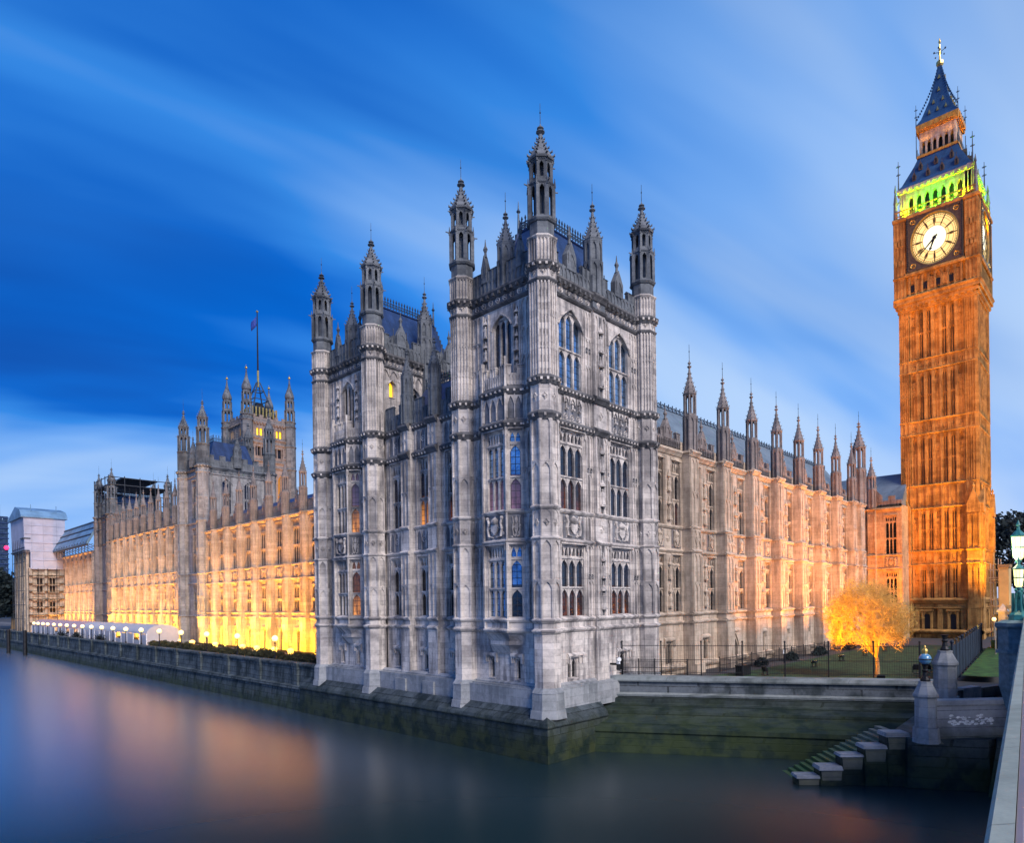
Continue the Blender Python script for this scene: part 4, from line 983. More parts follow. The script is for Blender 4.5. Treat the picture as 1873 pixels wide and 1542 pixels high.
# dials
RX, RZ, DZ = 3.22, 3.95, 68.93
def ell(u, r): return (r*RX*math.sin(u), r*RZ*math.cos(u))
for fx, fy, an in FACES:
    fm = MB(); fm.at(fx, fy, 0, an)
    for a, e, z0, z1 in ((-3.95, -3.55, 64.5, 73.4), (3.55, 3.95, 64.5, 73.4), (-3.55, 3.55, 64.5, 64.85), (-3.55, 3.55, 73.05, 73.4)): fm.box(a, e, -.72, -.2, z0, z1, 0)
    for i in range(24):
        z = 64.7+i*.37
        for u in (-3.78, 3.78): fm.ng(u, -.74, z, .12, z+.2, .12, 6, 2)
    # spandrels round the dial
    N = 64; Q = []
    for i in range(N+1):
        a = 2*PI*i/N; x, z = ell(a, 1.03); m_ = max(abs(math.sin(a))/3.56, abs(math.cos(a))/4.1); Q.append(((x, z), (math.sin(a)/m_, math.cos(a)/m_)))
    for i in range(N):
        (p, q), (p2, q2) = Q[i], Q[i+1]
        fm.add([(p[0],-.62,DZ+p[1]),(p2[0],-.62,DZ+p2[1]),(q2[0],-.62,DZ+q2[1]),(q[0],-.62,DZ+q[1])], [(0,1,2,3)], 0)
        fm.add([(p[0],-.68,DZ+p[1]),(p2[0],-.68,DZ+p2[1]),(p2[0]*.985,-.35,DZ+p2[1]*.985),(p[0]*.985,-.35,DZ+p[1]*.985),(p[0]*1.03,-.68,DZ+p[1]*1.03),(p2[0]*1.03,-.68,DZ+p2[1]*1.03)], [(0,1,2,3),(4,5,1,0)], 1)
    for sx in (-1, 1):
        for sz in (-1, 1): roundel(fm, sx*3.0, DZ+sz*3.6, .42, -.62, 1, .12)
    d_ = part('clock_dial', fm, [BRONZE, GOLD, IRON], T)
    gl = MB(); gl.at(fx, fy, 0, an)
    P1 = [(ell(2*PI*i/N, 1.0)) for i in range(N)]; P2 = [(ell(2*PI*i/N, .50)) for i in range(N)]
    gl.add([(x, -.36, DZ+z) for x, z in P1]+[(x, -.36, DZ+z) for x, z in P2], [(i, (i+1) % N, N+(i+1) % N, N+i) for i in range(N)], 0)
    gl.add([(x, -.36, DZ+z) for x, z in P2], [tuple(range(N))], 1)
    put('dial_glass', gl.mesh('dial_glass', [DIALM, DIALC]), d_, (0, 0, 0))
    iw = MB(); iw.at(fx, fy, 0, an)
    def bar(a, r0, r1, w0, w1, y, mi=0):
        (x0, z0), (x1, z1) = ell(a, r0), ell(a, r1); dx, dz = x1-x0, z1-z0; L = math.hypot(dx, dz); nx, nz = -dz/L, dx/L
        iw.add([(x0+nx*w0,y,DZ+z0+nz*w0),(x0-nx*w0,y,DZ+z0-nz*w0),(x1-nx*w1,y,DZ+z1-nz*w1),(x1+nx*w1,y,DZ+z1+nz*w1),
                (x0+nx*w0,y+.05,DZ+z0+nz*w0),(x0-nx*w0,y+.05,DZ+z0-nz*w0),(x1-nx*w1,y+.05,DZ+z1-nz*w1),(x1+nx*w1,y+.05,DZ+z1+nz*w1)], [(0,1,2,3),(0,4,5,1),(1,5,6,2),(2,6,7,3),(3,7,4,0)], mi)
    for i in range(12): bar(2*PI*i/12, .53, .985, .075, .075, -.44)
    NUM = ['XII','I','II','III','IV','V','VI','VII','VIII','IX','X','XI']
    for i in range(12):               # roman numerals standing in the ring
        a0 = 2*PI*i/12; t_ = NUM[i]; st = .052; wd = {'I': 1, 'V': 1.7, 'X': 1.7}; tot = sum(wd[q] for q in t_); a = a0-st*tot/2
        for q in t_:
            c0 = a+st*wd[q]/2
            if q == 'I': bar(c0, .64, .80, .05, .05, -.43)
            else:
                for sg in (-1, 1):
                    (x0, z0), (x1, z1) = ell(c0+sg*st*.5*(1 if q == 'X' else .15), .64), ell(c0+sg*st*.5*(-1 if q == 'X' else 1), .80)
                    iw.tube((x0,-.42,DZ+z0), (x1,-.42,DZ+z1), .045, .045, 4)
            a += st*wd[q]
    for r_ in (.51, .62, .82, .905, .975):
        for i in range(N):
            (x0, z0), (x1, z1) = ell(2*PI*i/N, r_), ell(2*PI*(i+1)/N, r_); iw.tube((x0,-.40,DZ+z0), (x1,-.40,DZ+z1), .035 if r_ < .95 else .06, None, 4, 0, False)
    for i in range(60): bar(2*PI*i/60, .905, .975, .022, .022, -.42)
    put('dial_ironwork', iw.mesh('dial_ironwork', [DIALI]), d_, (0, 0, 0))
    iw = MB(); iw.at(fx, fy, 0, an)
    bar(R(230), -.16, .90, .14, .05, -.60); bar(R(204), -.10, .40, .17, .10, -.55); bar(R(204), .40, .52, .26, .02, -.55)
    iw.poly([(.28*math.sin(2*PI*i/12), DZ+.28*math.cos(2*PI*i/12)) for i in range(12)], -.66, -.5)
    put('clock_hands'[:-1], iw.mesh('clock_hand', [IRON]), d_, (0, 0, 0))
# belfry, roofs, lantern, spire
bf = MB(); BW = 5.05
bf.box(TCX-4.3, TCX+4.3, TCY-4.3, TCY+4.3, 73.9, 79.0, 1)  # core coloured black to paint the dark inside the belfry arches
for fx, fy, an in FACES:
    bf.at(TCX if an == 0 else TCX-BW, TCY-BW if an == 0 else TCY, 0, an)
    for sg in (-1, 1): a, e = sorted((sg*BW, sg*(BW-1.1))); bf.box(a, e, 0, 1, 74, 78.6); ribs(bf, a+.1, e-.1, 74.6, 78.3, 2, .1, .12)
    n = 7; pw = 2*(BW-1.1)/n
    for i in range(n+1): u = -(BW-1.1)+pw*i; bf.box(u-.2, u+.2, .05, .8, 74, 78.3)
    for i in range(n): u = -(BW-1.1)+pw*(i+.5); arch(bf, u-pw/2+.2, u+pw/2-.2, 76.6, 77.5, .1, .7, 0, 4); bf.box(u-pw/2, u+pw/2, .1, .7, 77.5, 78.3); bf.box(u-pw/2, u+pw/2, .0, .7, 74, 74.5)
    bf.extr([(.6,78.1),(-.1,78.2),(-.35,78.6),(-.35,78.9),(.6,79.1)], -BW-.3, BW+.3); bosses(bf, -BW, BW, 78.35, .78, .34, -.12)
bf.at(); part('belfry', bf, [STONE_M, IRON], T)
for fx, fy, an in FACES:       # openwork balustrade and corner shafts in front of the belfry
    q = MB(); q.at(fx, fy, 0, an)
    for i in range(21): u = -5.4+.54*i; q.box(u-.06, u+.06, -.55, -.42, 74.0, 75.0)
    q.box(-5.6, 5.6, -.58, -.4, 75.0, 75.18); q.box(-5.6, 5.6, -.58, -.4, 74.3, 74.4)
    part('balustrade', q, [STONE_T], T)
for sx in (-1, 1):
    for sy in (-1, 1):
        x, y = TCX+sx*5.55, TCY+sy*5.55
        q = MB(); q.ng(x, y, 73.9, .32, 76.8, .26, 8); q.lathe(x, y, [(.36,76.8),(.30,77.0),(.12,78.6),(.2,78.8),(.03,79.8)], 6)
        q.tube((x, y, 76.2), (TCX+sx*4.9, TCY+sy*4.9, 77.4), .12, .12, 5)
        part('corner_shaft', q, [DARKST], T)
        q = MB(); x, y = TCX+sx*5.15, TCY+sy*5.15
        q.ng(x, y, 78.9, .12, 83.2, .04, 6)
        for z in (81.2, 82.4): q.box(x-.3, x+.3, y-.04, y+.04, z, z+.12); q.box(x-.04, x+.04, y-.3, y+.3, z, z+.12); q.ball(x, y, z+.06, .15, 6)
        part('finial', q, [CREST], T)
def sq(r): return [(TCX-r, TCY-r), (TCX+r, TCY-r), (TCX+r, TCY+r), (TCX-r, TCY+r)]
rf = MB()
for r0, z0, r1, z1 in ((5.35, 78.95, 4.75, 79.6), (4.75, 79.6, 3.3, 82.4), (3.3, 82.4, 2.75, 83.7)): rf.loft(sq(r0), z0, sq(r1), z1)
low = part('roof', rf, [SLATE_T], T)
for fx, fy, an in FACES:
    for (n, zz, rr) in ((4, 79.8, 4.62), (3, 81.4, 3.85)):
        for i in range(n):
            u = (-1+2*(i+.5)/n)*rr*.85; dm = MB(); dm.at(TCX+(-rr if an else 0), TCY+(0 if an else -rr), 0, an)
            dm.poly([(u-.26,zz),(u+.26,zz),(u+.26,zz+.7),(u,zz+1.25),(u-.26,zz+.7)], -.12, 1.0, 0); dm.box(u-.12, u+.12, -.14, -.1, zz+.1, zz+.75, 1); dm.box(u-.03, u+.03, -.1, -.04, zz+1.2, zz+1.7, 0); put('dormer', dm.mesh('dormer', [BRONZE, IRON]), low, (0, 0, 0))
GOLDST = plain('gilded_stone', (.62, .30, .05), .5, .3)
ln = MB(); LW_ = 2.45
ln.box(TCX-1.6, TCX+1.6, TCY-1.6, TCY+1.6, 83.6, 88, 2)
ln.loft(sq(2.95), 83.6, sq(2.95), 83.95, 1); ln.loft(sq(2.9), 87.3, sq(3.05), 88.3, 1); ln.loft(sq(2.5), 86.0, sq(2.5), 87.3, 0)
for fx, fy, an in FACES+[(0, 0, PI), (0, 0, PI/2)]:
    ln.at(TCX, TCY, 0, an)
    for i in range(7): u = -LW_+2*LW_*i/6; ln.box(u-.14, u+.14, -LW_-.1, -LW_+.2, 83.9, 87.3, 0)
    for i in range(6): u = -LW_+2*LW_*(i+.5)/6; arch(ln, u-.27, u+.27, 85.4, 86.0, -LW_, -LW_+.2, 0, 3); ln.box(u-.03, u+.03, -LW_-.08, -LW_, 86, 87.3, 0)
    for i in range(5): u = -2.4+4.8*(i+.5)/5; ln.poly([(u-.4,87.5),(u+.4,87.5),(u+.4,88.0),(u+.2,88.25),(u-.2,88.25),(u-.4,88.0)], -3.12, -2.9, 1)
    for i in range(12): u = -2.8+5.6*i/11; ln.box(u-.03, u+.03, -2.95, -2.9, 83.9, 84.9, 2)
ln.at(); part('lantern', ln, [STONE_W, GOLDST, IRON], T)
rf = MB()
for r0, z0, r1, z1 in ((3.05, 88.3, 2.35, 89.3), (2.35, 89.3, 1.35, 92.0), (1.35, 92.0, .62, 95.2), (.62, 95.2, .25, 97.3)): rf.loft(sq(r0), z0, sq(r1), z1)
for z, r_ in [(89.2+i*.42, 0) for i in range(18)]:
    t = (z-88.3)/9.0; rr = 3.05*(1-t)**1.45+.22
    for sx in (-1, 1):
        for sy in (-1, 1): rf.box(TCX+sx*rr-.1, TCX+sx*rr+.1, TCY+sy*rr-.1, TCY+sy*rr+.1, z, z+.22)
spi = part('spire', rf, [SLATE_T], T)
for fx, fy, an in FACES:
    for n, zz, rr in ((3, 89.7, 2.2), (2, 91.2, 1.66), (1, 93.0, 1.14), (1, 95.0, .68)):
        for i in range(n):
            u = (-1+2*(i+.5)/n)*rr*.8; dm = MB(); dm.at(TCX+(-rr if an else 0), TCY+(0 if an else -rr), 0, an); dm.poly([(u-.2,zz),(u+.2,zz),(u,zz+.62)], -.12, .7); put('gablet', dm.mesh('gablet', [GOLD]), spi, (0, 0, 0))
fn = MB()
fn.lathe(TCX, TCY, [(.25,96.9),(.55,97.3),(.52,97.75),(.2,97.9),(.11,98.4),(.09,99.3),(.22,99.5),(.08,99.7),(.06,100.3),(.20,100.55),(.02,101.2)], 8, 0)
for a in range(4):
    x, y = math.cos(a*PI/2), math.sin(a*PI/2)
    fn.tube((TCX, TCY, 99.1), (TCX+x*.75, TCY+y*.75, 99.35), .05, .04, 4, 1); fn.ball(TCX+x*.8, TCY+y*.8, 99.4, .15, 6, 1); fn.ball(TCX+x*.62, TCY+y*.62, 98.6, .12, 6, 1)
part('finial', fn, [GOLD, CREST], T)
for sx in (-1, 1):
    for sy in (-1, 1):
        q = MB(); x, y = TCX+sx*2.95, TCY+sy*2.95; q.ng(x, y, 83.7, .07, 87.0, .06, 5); q.ng(x, y, 88.3, .08, 91.4, .03, 5)
        for z in (89.6, 90.6): q.box(x-.22, x+.22, y-.03, y+.03, z, z+.1); q.box(x-.03, x+.03, y-.22, y+.22, z, z+.1)
        part('finial', q, [CREST], T)
for o in list(T.children)+[g for q in T.children for g in q.children]:      # roofs, lantern and spire stand a little taller than drawn above
    if o.type == 'MESH':
        for v in o.data.vertices:
            if v.co.z > 78.95: v.co.z = 78.95+(v.co.z-78.95)*1.155
# lamps: belfry green, clock-stage amber
for fx, fy, an in FACES:
    for u in (-4.0, -2.0, 0, 2.0, 4.0):
        dx, dy = (math.cos(an), math.sin(an)); nx, ny = (math.sin(an), -math.cos(an))
        l = bpy.data.lights.new('belfry_lamp', 'SPOT'); l.energy = 3400; l.color = (.12, 1, .0) if abs(u) < 3 else (.7, .8, .0); l.spot_size = R(130); l.spot_blend = .6; l.shadow_soft_size = .15
        o = bpy.data.objects.new('belfry_lamp', l); COL.objects.link(o); o.parent = T
        o.location = Vector((fx+dx*u+nx*.35, fy+dy*u+ny*.35, 74.25))-T.location
        o.rotation_euler = Vector((nx*.35, ny*.35, -1)).to_track_quat('Z', 'Y').to_euler()
for fx, fy, an in FACES:          # small amber lamps on the lantern gallery
    nx, ny = (math.sin(an), -math.cos(an)); dx, dy = (math.cos(an), math.sin(an))
    for u in (-1.6, 1.6):
        l = bpy.data.lights.new('lantern_lamp', 'SPOT'); l.energy = 90; l.color = (1, .42, .05); l.spot_size = R(120); l.spot_blend = .6; l.shadow_soft_size = .1
        o = bpy.data.objects.new('lantern_lamp', l); COL.objects.link(o); o.parent = T
        o.location = Vector((TCX+nx*3.5+dx*u, TCY+ny*3.5+dy*u, 86.8))-T.location; o.rotation_euler = Vector((nx*.45, ny*.45, -1)).to_track_quat('Z', 'Y').to_euler()
# amber floods standing on the roofs and lawn round the tower
LAMB = (1, .34, .01)
flood(60.5, 13.4, 5.6, (125, 24.6, 22), 75000, (1, .33, .05), .5, 'black floodlight by the river railing, lowest aimed of the three facing the clock tower', 22)
flood(61.5, 12.9, 5.6, (125, 24.2, 46), 190000, LAMB, .5, 'black floodlight by the river railing, middle of the three facing the clock tower', 22)
flood(62.5, 12.4, 5.6, (125, 24.0, 66), 310000, LAMB, .5, 'black floodlight by the river railing, steepest of the three facing the clock tower', 20)
flood(118, 11.0, 5.4, (130, 19, 34), 90000, (1, .42, .0), .5, 'black floodlight in the yard north of the clock tower', 75)
flood(111, 26.6, 5.2, (120.4, 31.5, 19), 34000, (1, .29, .02), .5, 'black floodlight in the corner between wing and clock tower', 80)
# amber floods on the lawn along the wing
for i, x in enumerate((67, 75, 83, 91, 99)):
    flood(x, 23.6, 5.0, (x+2.5, 31, 22.5), (11000, 20000, 21000, 19000, 17000)[i], (1, .345, .05), .6, ('first', 'second', 'third', 'fourth', 'fifth')[i]+' black floodlight along the lawn edge, counted from the river pavilion', 105)
# ------------------------------------------------------------------ river front: wings behind the terrace
RX_ = 48.0
def river_range(P, y0, y1, first, pitch, zc, levels, r_h, mats, pin=(5.4, 3.3), win=True, roofz=4.5, par=True, pd=.85):
    """east-facing range: buttresses with pinnacles, three storeys of windows"""
    b = MB(); b.at(RX_, 0, 0, EA); ops = []
    g0, g1, s1, s2, s3 = levels         # ground top, string, storey-1 top, band top, storey-2 top
    ys = [first+pitch*i for i in range(-6, 40) if y0+.2 < first+pitch*i < y1+.2]
    cs = [y_-pitch/2 for y_ in ys if y_-pitch/2 > y0+1]
    if ys and ys[-1]+pitch/2 < y1-1: cs.append(ys[-1]+pitch/2)
    ww = pitch-2.25; nl = 4 if ww > 2.7 else 3
    for c in cs:
        ops += [(-c-ww/2, -c+ww/2, g1+.15, s1-.25), (-c-ww/2, -c+ww/2, s2+.15, s3-.3), (-c-.55, -c+.55, GZ, GZ+3.2)]
    wall(b, -y1, -y0, GZ-.2, zc, ops, 0, .5)
    for z in (g0, g1, s1, s2): mould(b, -y1, -y0, z)
    mould(b, -y1, -y0, zc, CORN, 0, 0)
    for c in cs:
        window(P, RX_, c, g1+.15, EA, ww, s1-g1-.4, GLASS_D, n=nl, tiers=2, head=.7, stone_mat=STONE_W, small=True)
        window(P, RX_, c, s2+.15, EA, ww, s3-s2-.45, GLASS_D, n=nl, tiers=2, head=1.0, stone_mat=STONE_W, small=True)
        o = put('doorway', pane_mesh(1.1, 3.2, GLASS_D), P, (RX_, c, GZ), EA)
        b.at(RX_, 0, 0, EA)
        arch(b, -c-.55, -c+.55, GZ+2.6, GZ+3.2, .02, .4); b.extr([(0,GZ+3.35),(-.22,GZ+3.35),(-.22,GZ+3.5),(0,GZ+3.7)], -c-.85, -c+.85)
        b.box(-c-ww/2, -c+ww/2, -.03, .02, s1+.2, s2-.2, 1); carving(b, -c-.9, -c+.9, s1+.2, s2-.2, -.03, 0, 6, 3)
        for a in (-c-ww/2-.18, -c+ww/2+.18): b.box(a-.07, a+.07, -.1, .02, g1, zc-.5)
        if par: parapet(b, -c-pitch/2+.7, -c+pitch/2-.7, zc+.3, 1.5, .8, 0, 1, True, True)
    for y_ in ys:
        hw = .78; u = -y_
        for z0, z1, d in ((GZ-.2, g0, pd*1.2), (g0, s2, pd), (s2, zc+.1, pd*.88)): b.loft([(u-hw,.02),(u-hw,-d*.72),(u-hw*.45,-d),(u+hw*.45,-d),(u+hw,-d*.72),(u+hw,.02)], z0, [(u-hw,.02),(u-hw,-d*.72),(u-hw*.45,-d),(u+hw*.45,-d),(u+hw,-d*.72),(u+hw,.02)], z1)
        for z, d in ((g0, pd*1.1), (g1, pd), (s1, pd), (s2, pd*.95), (zc, pd*.9)): b.loft([(u-hw-.1,.02),(u-hw-.1,-d*.75),(u-hw*.5,-d-.15),(u+hw*.5,-d-.15),(u+hw+.1,-d*.75),(u+hw+.1,.02)], z-.14, [(u-hw-.1,.02),(u-hw-.1,-d*.75),(u-hw*.5,-d-.15),(u+hw*.5,-d-.15),(u+hw+.1,-d*.75),(u+hw+.1,.02)], z+.1)
        for z0, z1, d in ((g1+.2, s1-.2, pd), (s2+.2, zc-.3, pd*.88)):
            for e in (-.33, 0, .33): b.box(u+e-.05, u+e+.05, -d-.07, -d+.1, z0, z1)
        diamond(b, u, (s1+s2)/2, .42, -pd)
        if pin: pinnacle(P, RX_-.4, y_, zc+.2, .50, pin[0], pin[1], [WINGTOP], True, 'wing')
    part('wall', b, [mats[0], WINGTOP], P)
    if roofz:
        rf = MB(); rf.at(RX_, 0, 0, EA); rf.extr([(1.2, zc), (6.5, zc+roofz), (12, zc)], -y1, -y0); part('roof', rf, [SLATE], P)
    return ys
LVR = (9.2, 9.9, 15.05, 17.1, 24.0)
Q = thing('palace_wing', 'riverside wing lit golden yellow from the terrace, next to the grey river pavilion', 'building', (54, 92, GZ))
rys = river_range(Q, 61, 123.4, 86.9, 5.22, 24.4, LVR, 24, [STONE_W])
LVC = (9.4, 10.2, 15.6, 17.8, 26.2)
Cn = thing('palace_central_block', 'taller middle river block with close set lit buttresses between two pinnacled towers', 'building', (54, 155, GZ))
cys = river_range(Cn, 132.7, 178.0, 141.0, 4.6, 26.9, LVC, 26, [STONE_W], (5.6, 3.4), pd=.55)
Sw = thing('palace_wing', 'far riverside wing glowing yellow under a sheeted scaffold roof', 'building', (54, 208, GZ))
sys_ = river_range(Sw, 189.9, 226, 194.2, 4.55, 25.4, LVR, 24, [STONE_W], None, True, None, False, pd=.5)

def gothic_tower(P, x0, x1, y0, y1, zc, tip, key, north_ops=(), r=1.15, mats=(STONE_W, WINGTOP, WINGTOP), rooftop=True):
    h = tip-zc
    segs = [(GZ-.2, 9.2, r*1.05, 'plain', 1, 0, 's'), (9.2, 17.0, r, 'panel', 2, 0, 's'), (17.0, 26.6, r, 'panel', 2, 0, 's'), (26.6, zc-1.2, r*.98, 'panel', 2, 0, 's'), (zc-1.2, zc, r, 'band', 1, 0, 'c'), (zc, zc+h*.32, r*.9, 'fine', 1, 1, 's')]
    lan = [(zc+h*.32+.05, zc+h*.56, r*.86), (zc+h*.56+.35, zc+h*.70, r*.68)]
    for x in (x0, x1):
        for y in (y0, y1): turret(P, x, y, key, segs, lan, (zc+h*.70+.32, r*.74, tip-(zc+h*.70+.32)), mats, 2.0)
    b = MB(); b.at(0, y0+.2, 0, 0); wall(b, x0+.4, x1-.4, GZ, zc, north_ops, 0, .5)
    for z in (26.6, zc-1.2): mould(b, x0, x1, z)
    mould(b, x0, x1, zc, CORN, 0, 1)
    for i in range(6): a = x0+1.2+(x1-x0-2.4)*i/6; ribs(b, a+.1, a+.5, 26.8, zc-1.4, 1, .12, .12)
    frieze(b, x0+1.2, x1-1.2, zc-1.1, zc-.4, 1, .9)
    parapet(b, x0+1, x1-1, zc+.3, 1.9, 1.1, 0, 1, True)
    b.at(x0+.2, 0, 0, EA); yc = (y0+y1)/2
    eops = [(-yc-1.3, -yc+1.3, z0, z1) for z0, z1 in ((10.2, 15.0), (17.3, 25.6), (27.4, zc-2.0))]
    wall(b, -y1+.4, -y0-.4, GZ, zc, eops, 0, .5)
    for z in (9.2, 15.3, 17.1, 26.6, zc-1.2): mould(b, -y1, -y0, z)
    mould(b, -y1, -y0, zc, CORN, 0, 1); parapet(b, -y1+1, -y0-1, zc+.3, 1.9, 1.1, 0, 1, True)
    b.at(0, y1, 0, PI); wall(b, -x1, -x0, GZ, zc)
    b.at(); b.box(x0+.6, x1, y0+.7, y1-.5, zc-.5, zc+.2, 1)
    part('wall', b, [mats[0], mats[1]], P)
    for z0, z1 in ((10.2, 15.0), (17.3, 25.6), (27.4, zc-2.0)): window(P, x0+.2, yc, z0, EA, 2.6, z1-z0, GLASS_D, n=3, tiers=2, head=1.0, stone_mat=mats[0])
    for a, e, z0, z1 in north_ops: window(P, (a+e)/2, y0+.2, z0, 0, e-a, z1-z0, GLASS, n=2, tiers=2, head=.4, big=True, stone_mat=mats[0])
    pinnacle(P, (x0+x1)/2, y0, zc+.3, .7, h*.28, h*.28, [mats[1]], False, key); pinnacle(P, x0, yc, zc+.3, .6, h*.24, h*.24, [mats[1]], False, key)
    rf = MB(); m_ = 1.6; A = [(x0+m_, y0+m_), (x1-m_, y0+m_), (x1-m_, y1-m_), (x0+m_, y1-m_)]; n_ = min(3.2, (y1-y0)*.36); B = [(x0+n_, y0+n_), (x1-n_, y0+n_), (x1-n_, y1-n_), (x0+n_, y1-n_)]
    rf.loft(A, zc+.2, B, zc+h*.46); r_ = part('roof', rf, [SLATE], P)
    cm = MB(); cm.at(0, B[0][1], 0, 0); cresting(cm, B[0][0], B[1][0], zc+h*.46, 1.2, .5); cm.at(B[0][0], 0, 0, EA); cresting(cm, -B[2][1], -B[0][1], zc+h*.46, 1.2, .5)
    put('cresting', cm.mesh('cresting', [CREST]), r_, (0, 0, 0))
M1 = thing('palace_tower', 'square pinnacled tower with two arched windows rising from the river wings before the flag tower', 'tower', (54, 128, GZ))
gothic_tower(M1, 48.0, 60.6, 123.6, 132.7, 36.6, 48.7, 'mid', [(51.3, 53.4, 28.2, 34.8), (55.6, 57.7, 28.2, 34.8)], mats=(STONE_M, DARKST, DARKST))
M2 = thing('palace_tower', 'far square pinnacled tower with a dark scaffold deck on its roof', 'tower', (54, 184, GZ))
gothic_tower(M2, 48.0, 60.6, 178.6, 189.0, 33.4, 44.6, 'far', [(51.3, 53.4, 27.2, 32), (55.6, 57.7, 27.2, 32)], mats=(WINGTOP, DARKST, DARKST))
# scaffold on the far tower
S_ = thing('scaffold', 'dark scaffold deck wrapped round the roof of the far pinnacled tower', 'scaffold', (54, 184, 36))
q = MB()
for x in (47.2, 50.6, 54.0, 57.4, 61.2):
    for y in (177.8, 189.8): q = MB(); q.ng(x, y, 26 if x < 48 else 35.5, .11, 42.6, .11, 5); part('pole', q, [SCAF], S_)
for y in (180.8, 183.8, 186.8): q = MB(); q.ng(47.2, y, 26, .11, 42.6, .11, 5); part('pole', q, [SCAF], S_)
for z in (30, 33, 36, 38.2, 40.4, 42.2):
    q = MB(); q.tube((47.2, 177.8, z), (47.2, 189.8, z), .1)
    if z > 35: q.tube((47.2, 177.8, z), (61.2, 177.8, z), .1)
    part('ledger', q, [SCAF], S_)
q = MB(); q.box(47.5, 61, 177.9, 189.7, 40.3, 40.55); q.box(50, 58, 178, 189, 42.0, 42.3); q.box(47.6, 50.2, 177.9, 184, 38.0, 38.2); part('deck', q, [SCAF], S_)

# scaffold roof over the far wing
S2 = thing('scaffold_roof', 'long pale blue sheeted temporary roof sloping over the far wing', 'scaffold', (50, 208, 26))
q = MB(); q.at(0, 0, 0, EA)
q.at(RX_, 0, 0, EA)
q.extr([(-2.6, 27.0), (-2.6, 27.4), (.6, 33.4), (7, 34.6), (7, 34.2), (.9, 33.0), (-2.2, 27.0)], -226, -190, 0)
for i in range(14): q.box(-226+i*2.75, -226+i*2.75+.12, -2.7, -2.5, 27.2, 27.6, 1)
part('sheeting', q, [SHEET_B, SCAF], S2)
q = MB(); q.at(RX_, 0, 0, EA); q.box(-225.8, -190.2, -2.5, -2.3, 26.6, 27.2); 
for i in range(13):
    u = -225.5+i*2.9; q.ng(u, -2.2, 25.0, .08, 27.2, .08, 5); q.tube((u, -2.3, 27.2), (u, 1.0, 25.2), .07)
for y in (.8, -1.2): q.box(-225.8, -190.2, y-.05, y+.05, 26.9, 27.0)
part('brackets'[:-1], q, [SCAF], S2)
q = MB(); q.at(RX_, 0, 0, EA)
for zz in (.3, .6, .9): q.extr([(-2.66+zz*3.2, 27.4+zz*6), (-2.75+zz*3.2, 27.5+zz*6), (-2.6+zz*3.2, 27.75+zz*6), (-2.5+zz*3.2, 27.6+zz*6)], -226, -190)
part('batten', q, [SCAF], S2)

# far pavilion wrapped in sheeting
S3 = thing('palace_pavilion', 'farthest river pavilion, its upper half wrapped in white scaffold sheeting', 'building', (46, 234, GZ))
q = MB(); q.at(0, 226, 0, 0)
fo = [(41.6, 43.2, 15.4, 20.4), (44.6, 46.2, 15.4, 20.4), (41.6, 43.2, 9.6, 13.6), (44.6, 46.2, 9.6, 13.6)]
wall(q, 40, 52, GZ-.3, 22.4, fo)
for z in (9.0, 14.4, 15.1, 21.3): mould(q, 40, 52, z)
for u in (40.2, 43.9, 47.4): q.box(u-.4, u+.4, -.5, .02, GZ, 22.3)
q.at(40, 0, 0, EA); wall(q, -243, -226, GZ-.3, 30.0, [(-236, -233, 10, 14), (-236, -233, 15.5, 20.5)])
for z in (9.0, 14.4, 15.1, 21.3, 27): mould(q, -243, -226, z)
for y in (227, 231, 237, 242): q.box(-y-.6, -y+.6, -.6, .02, GZ, 29.5)
part('wall', q, [STONE_W, WINGTOP], S3)
for a, e, z0, z1 in fo: window(S3, (a+e)/2, 226, z0, 0, e-a, z1-z0, GLASS_D, n=2, tiers=2, head=.6, stone_mat=STONE_W)
q = MB()
q.loft([(38.9,225.2),(48.4,225.2),(48.4,243),(38.9,243)], 26.8, [(38.6,225.0),(48.4,225.0),(48.4,243),(38.6,243)], 36.4)
q.loft([(40.2,225.1),(48.4,225.1),(48.4,230),(40.2,230)], 22.0, [(40.2,225.1),(48.4,225.1),(48.4,230),(40.2,230)], 26.9)
for x in (40.5, 43.2, 46.4): q.box(x-.04, x+.04, 224.93, 225.05, 22.1, 36.4, 0)
for z in (24.5, 27.0, 29.4, 31.8, 34.2): q.box(38.8 if z > 27.5 else 40.2, 48.4, 224.95, 225.05, z-.03, z+.03, 0)
part('sheeting', q, [SHEET, SHEET_B], S3)
q = MB(); q.extr([(224.6, 36.4), (224.6, 36.7), (226.5, 38.6), (233, 40.0), (243.5, 37), (243.5, 36.4)], 38.0, 49.0); 
for x in (40.5, 46.5): q.ng(x, 226, 38, .12, 40.2, .08, 5)
part('roof', q, [SHEET_B], S3)
q = MB()
for x in (39.6, 41.8, 44, 46.2, 48.0):
    q.ng(x, 224.6, GZ, .07, 22.2, .07, 5)
for z in (7, 9.2, 11.4, 13.6, 15.8, 18, 20.2): q.tube((39.6, 224.6, z), (48, 224.6, z), .06); q.box(39.6, 48, 224.7, 225.5, z-.1, z-.04)
for y in (227, 229.5, 232, 234.5, 237, 239.5, 242): q.ng(38.8, y, GZ, .08, 30.6, .08, 5)
for z in (8, 12, 16, 20, 24, 28): q.tube((38.8, 225, z), (38.8, 242, z), .08)
q.box(38.4, 40, 225, 242, 27.0, 27.3); q.box(38.4, 40.2, 225, 229, 30.4, 30.7)
part('scaffolding', q, [SCAF], S3)

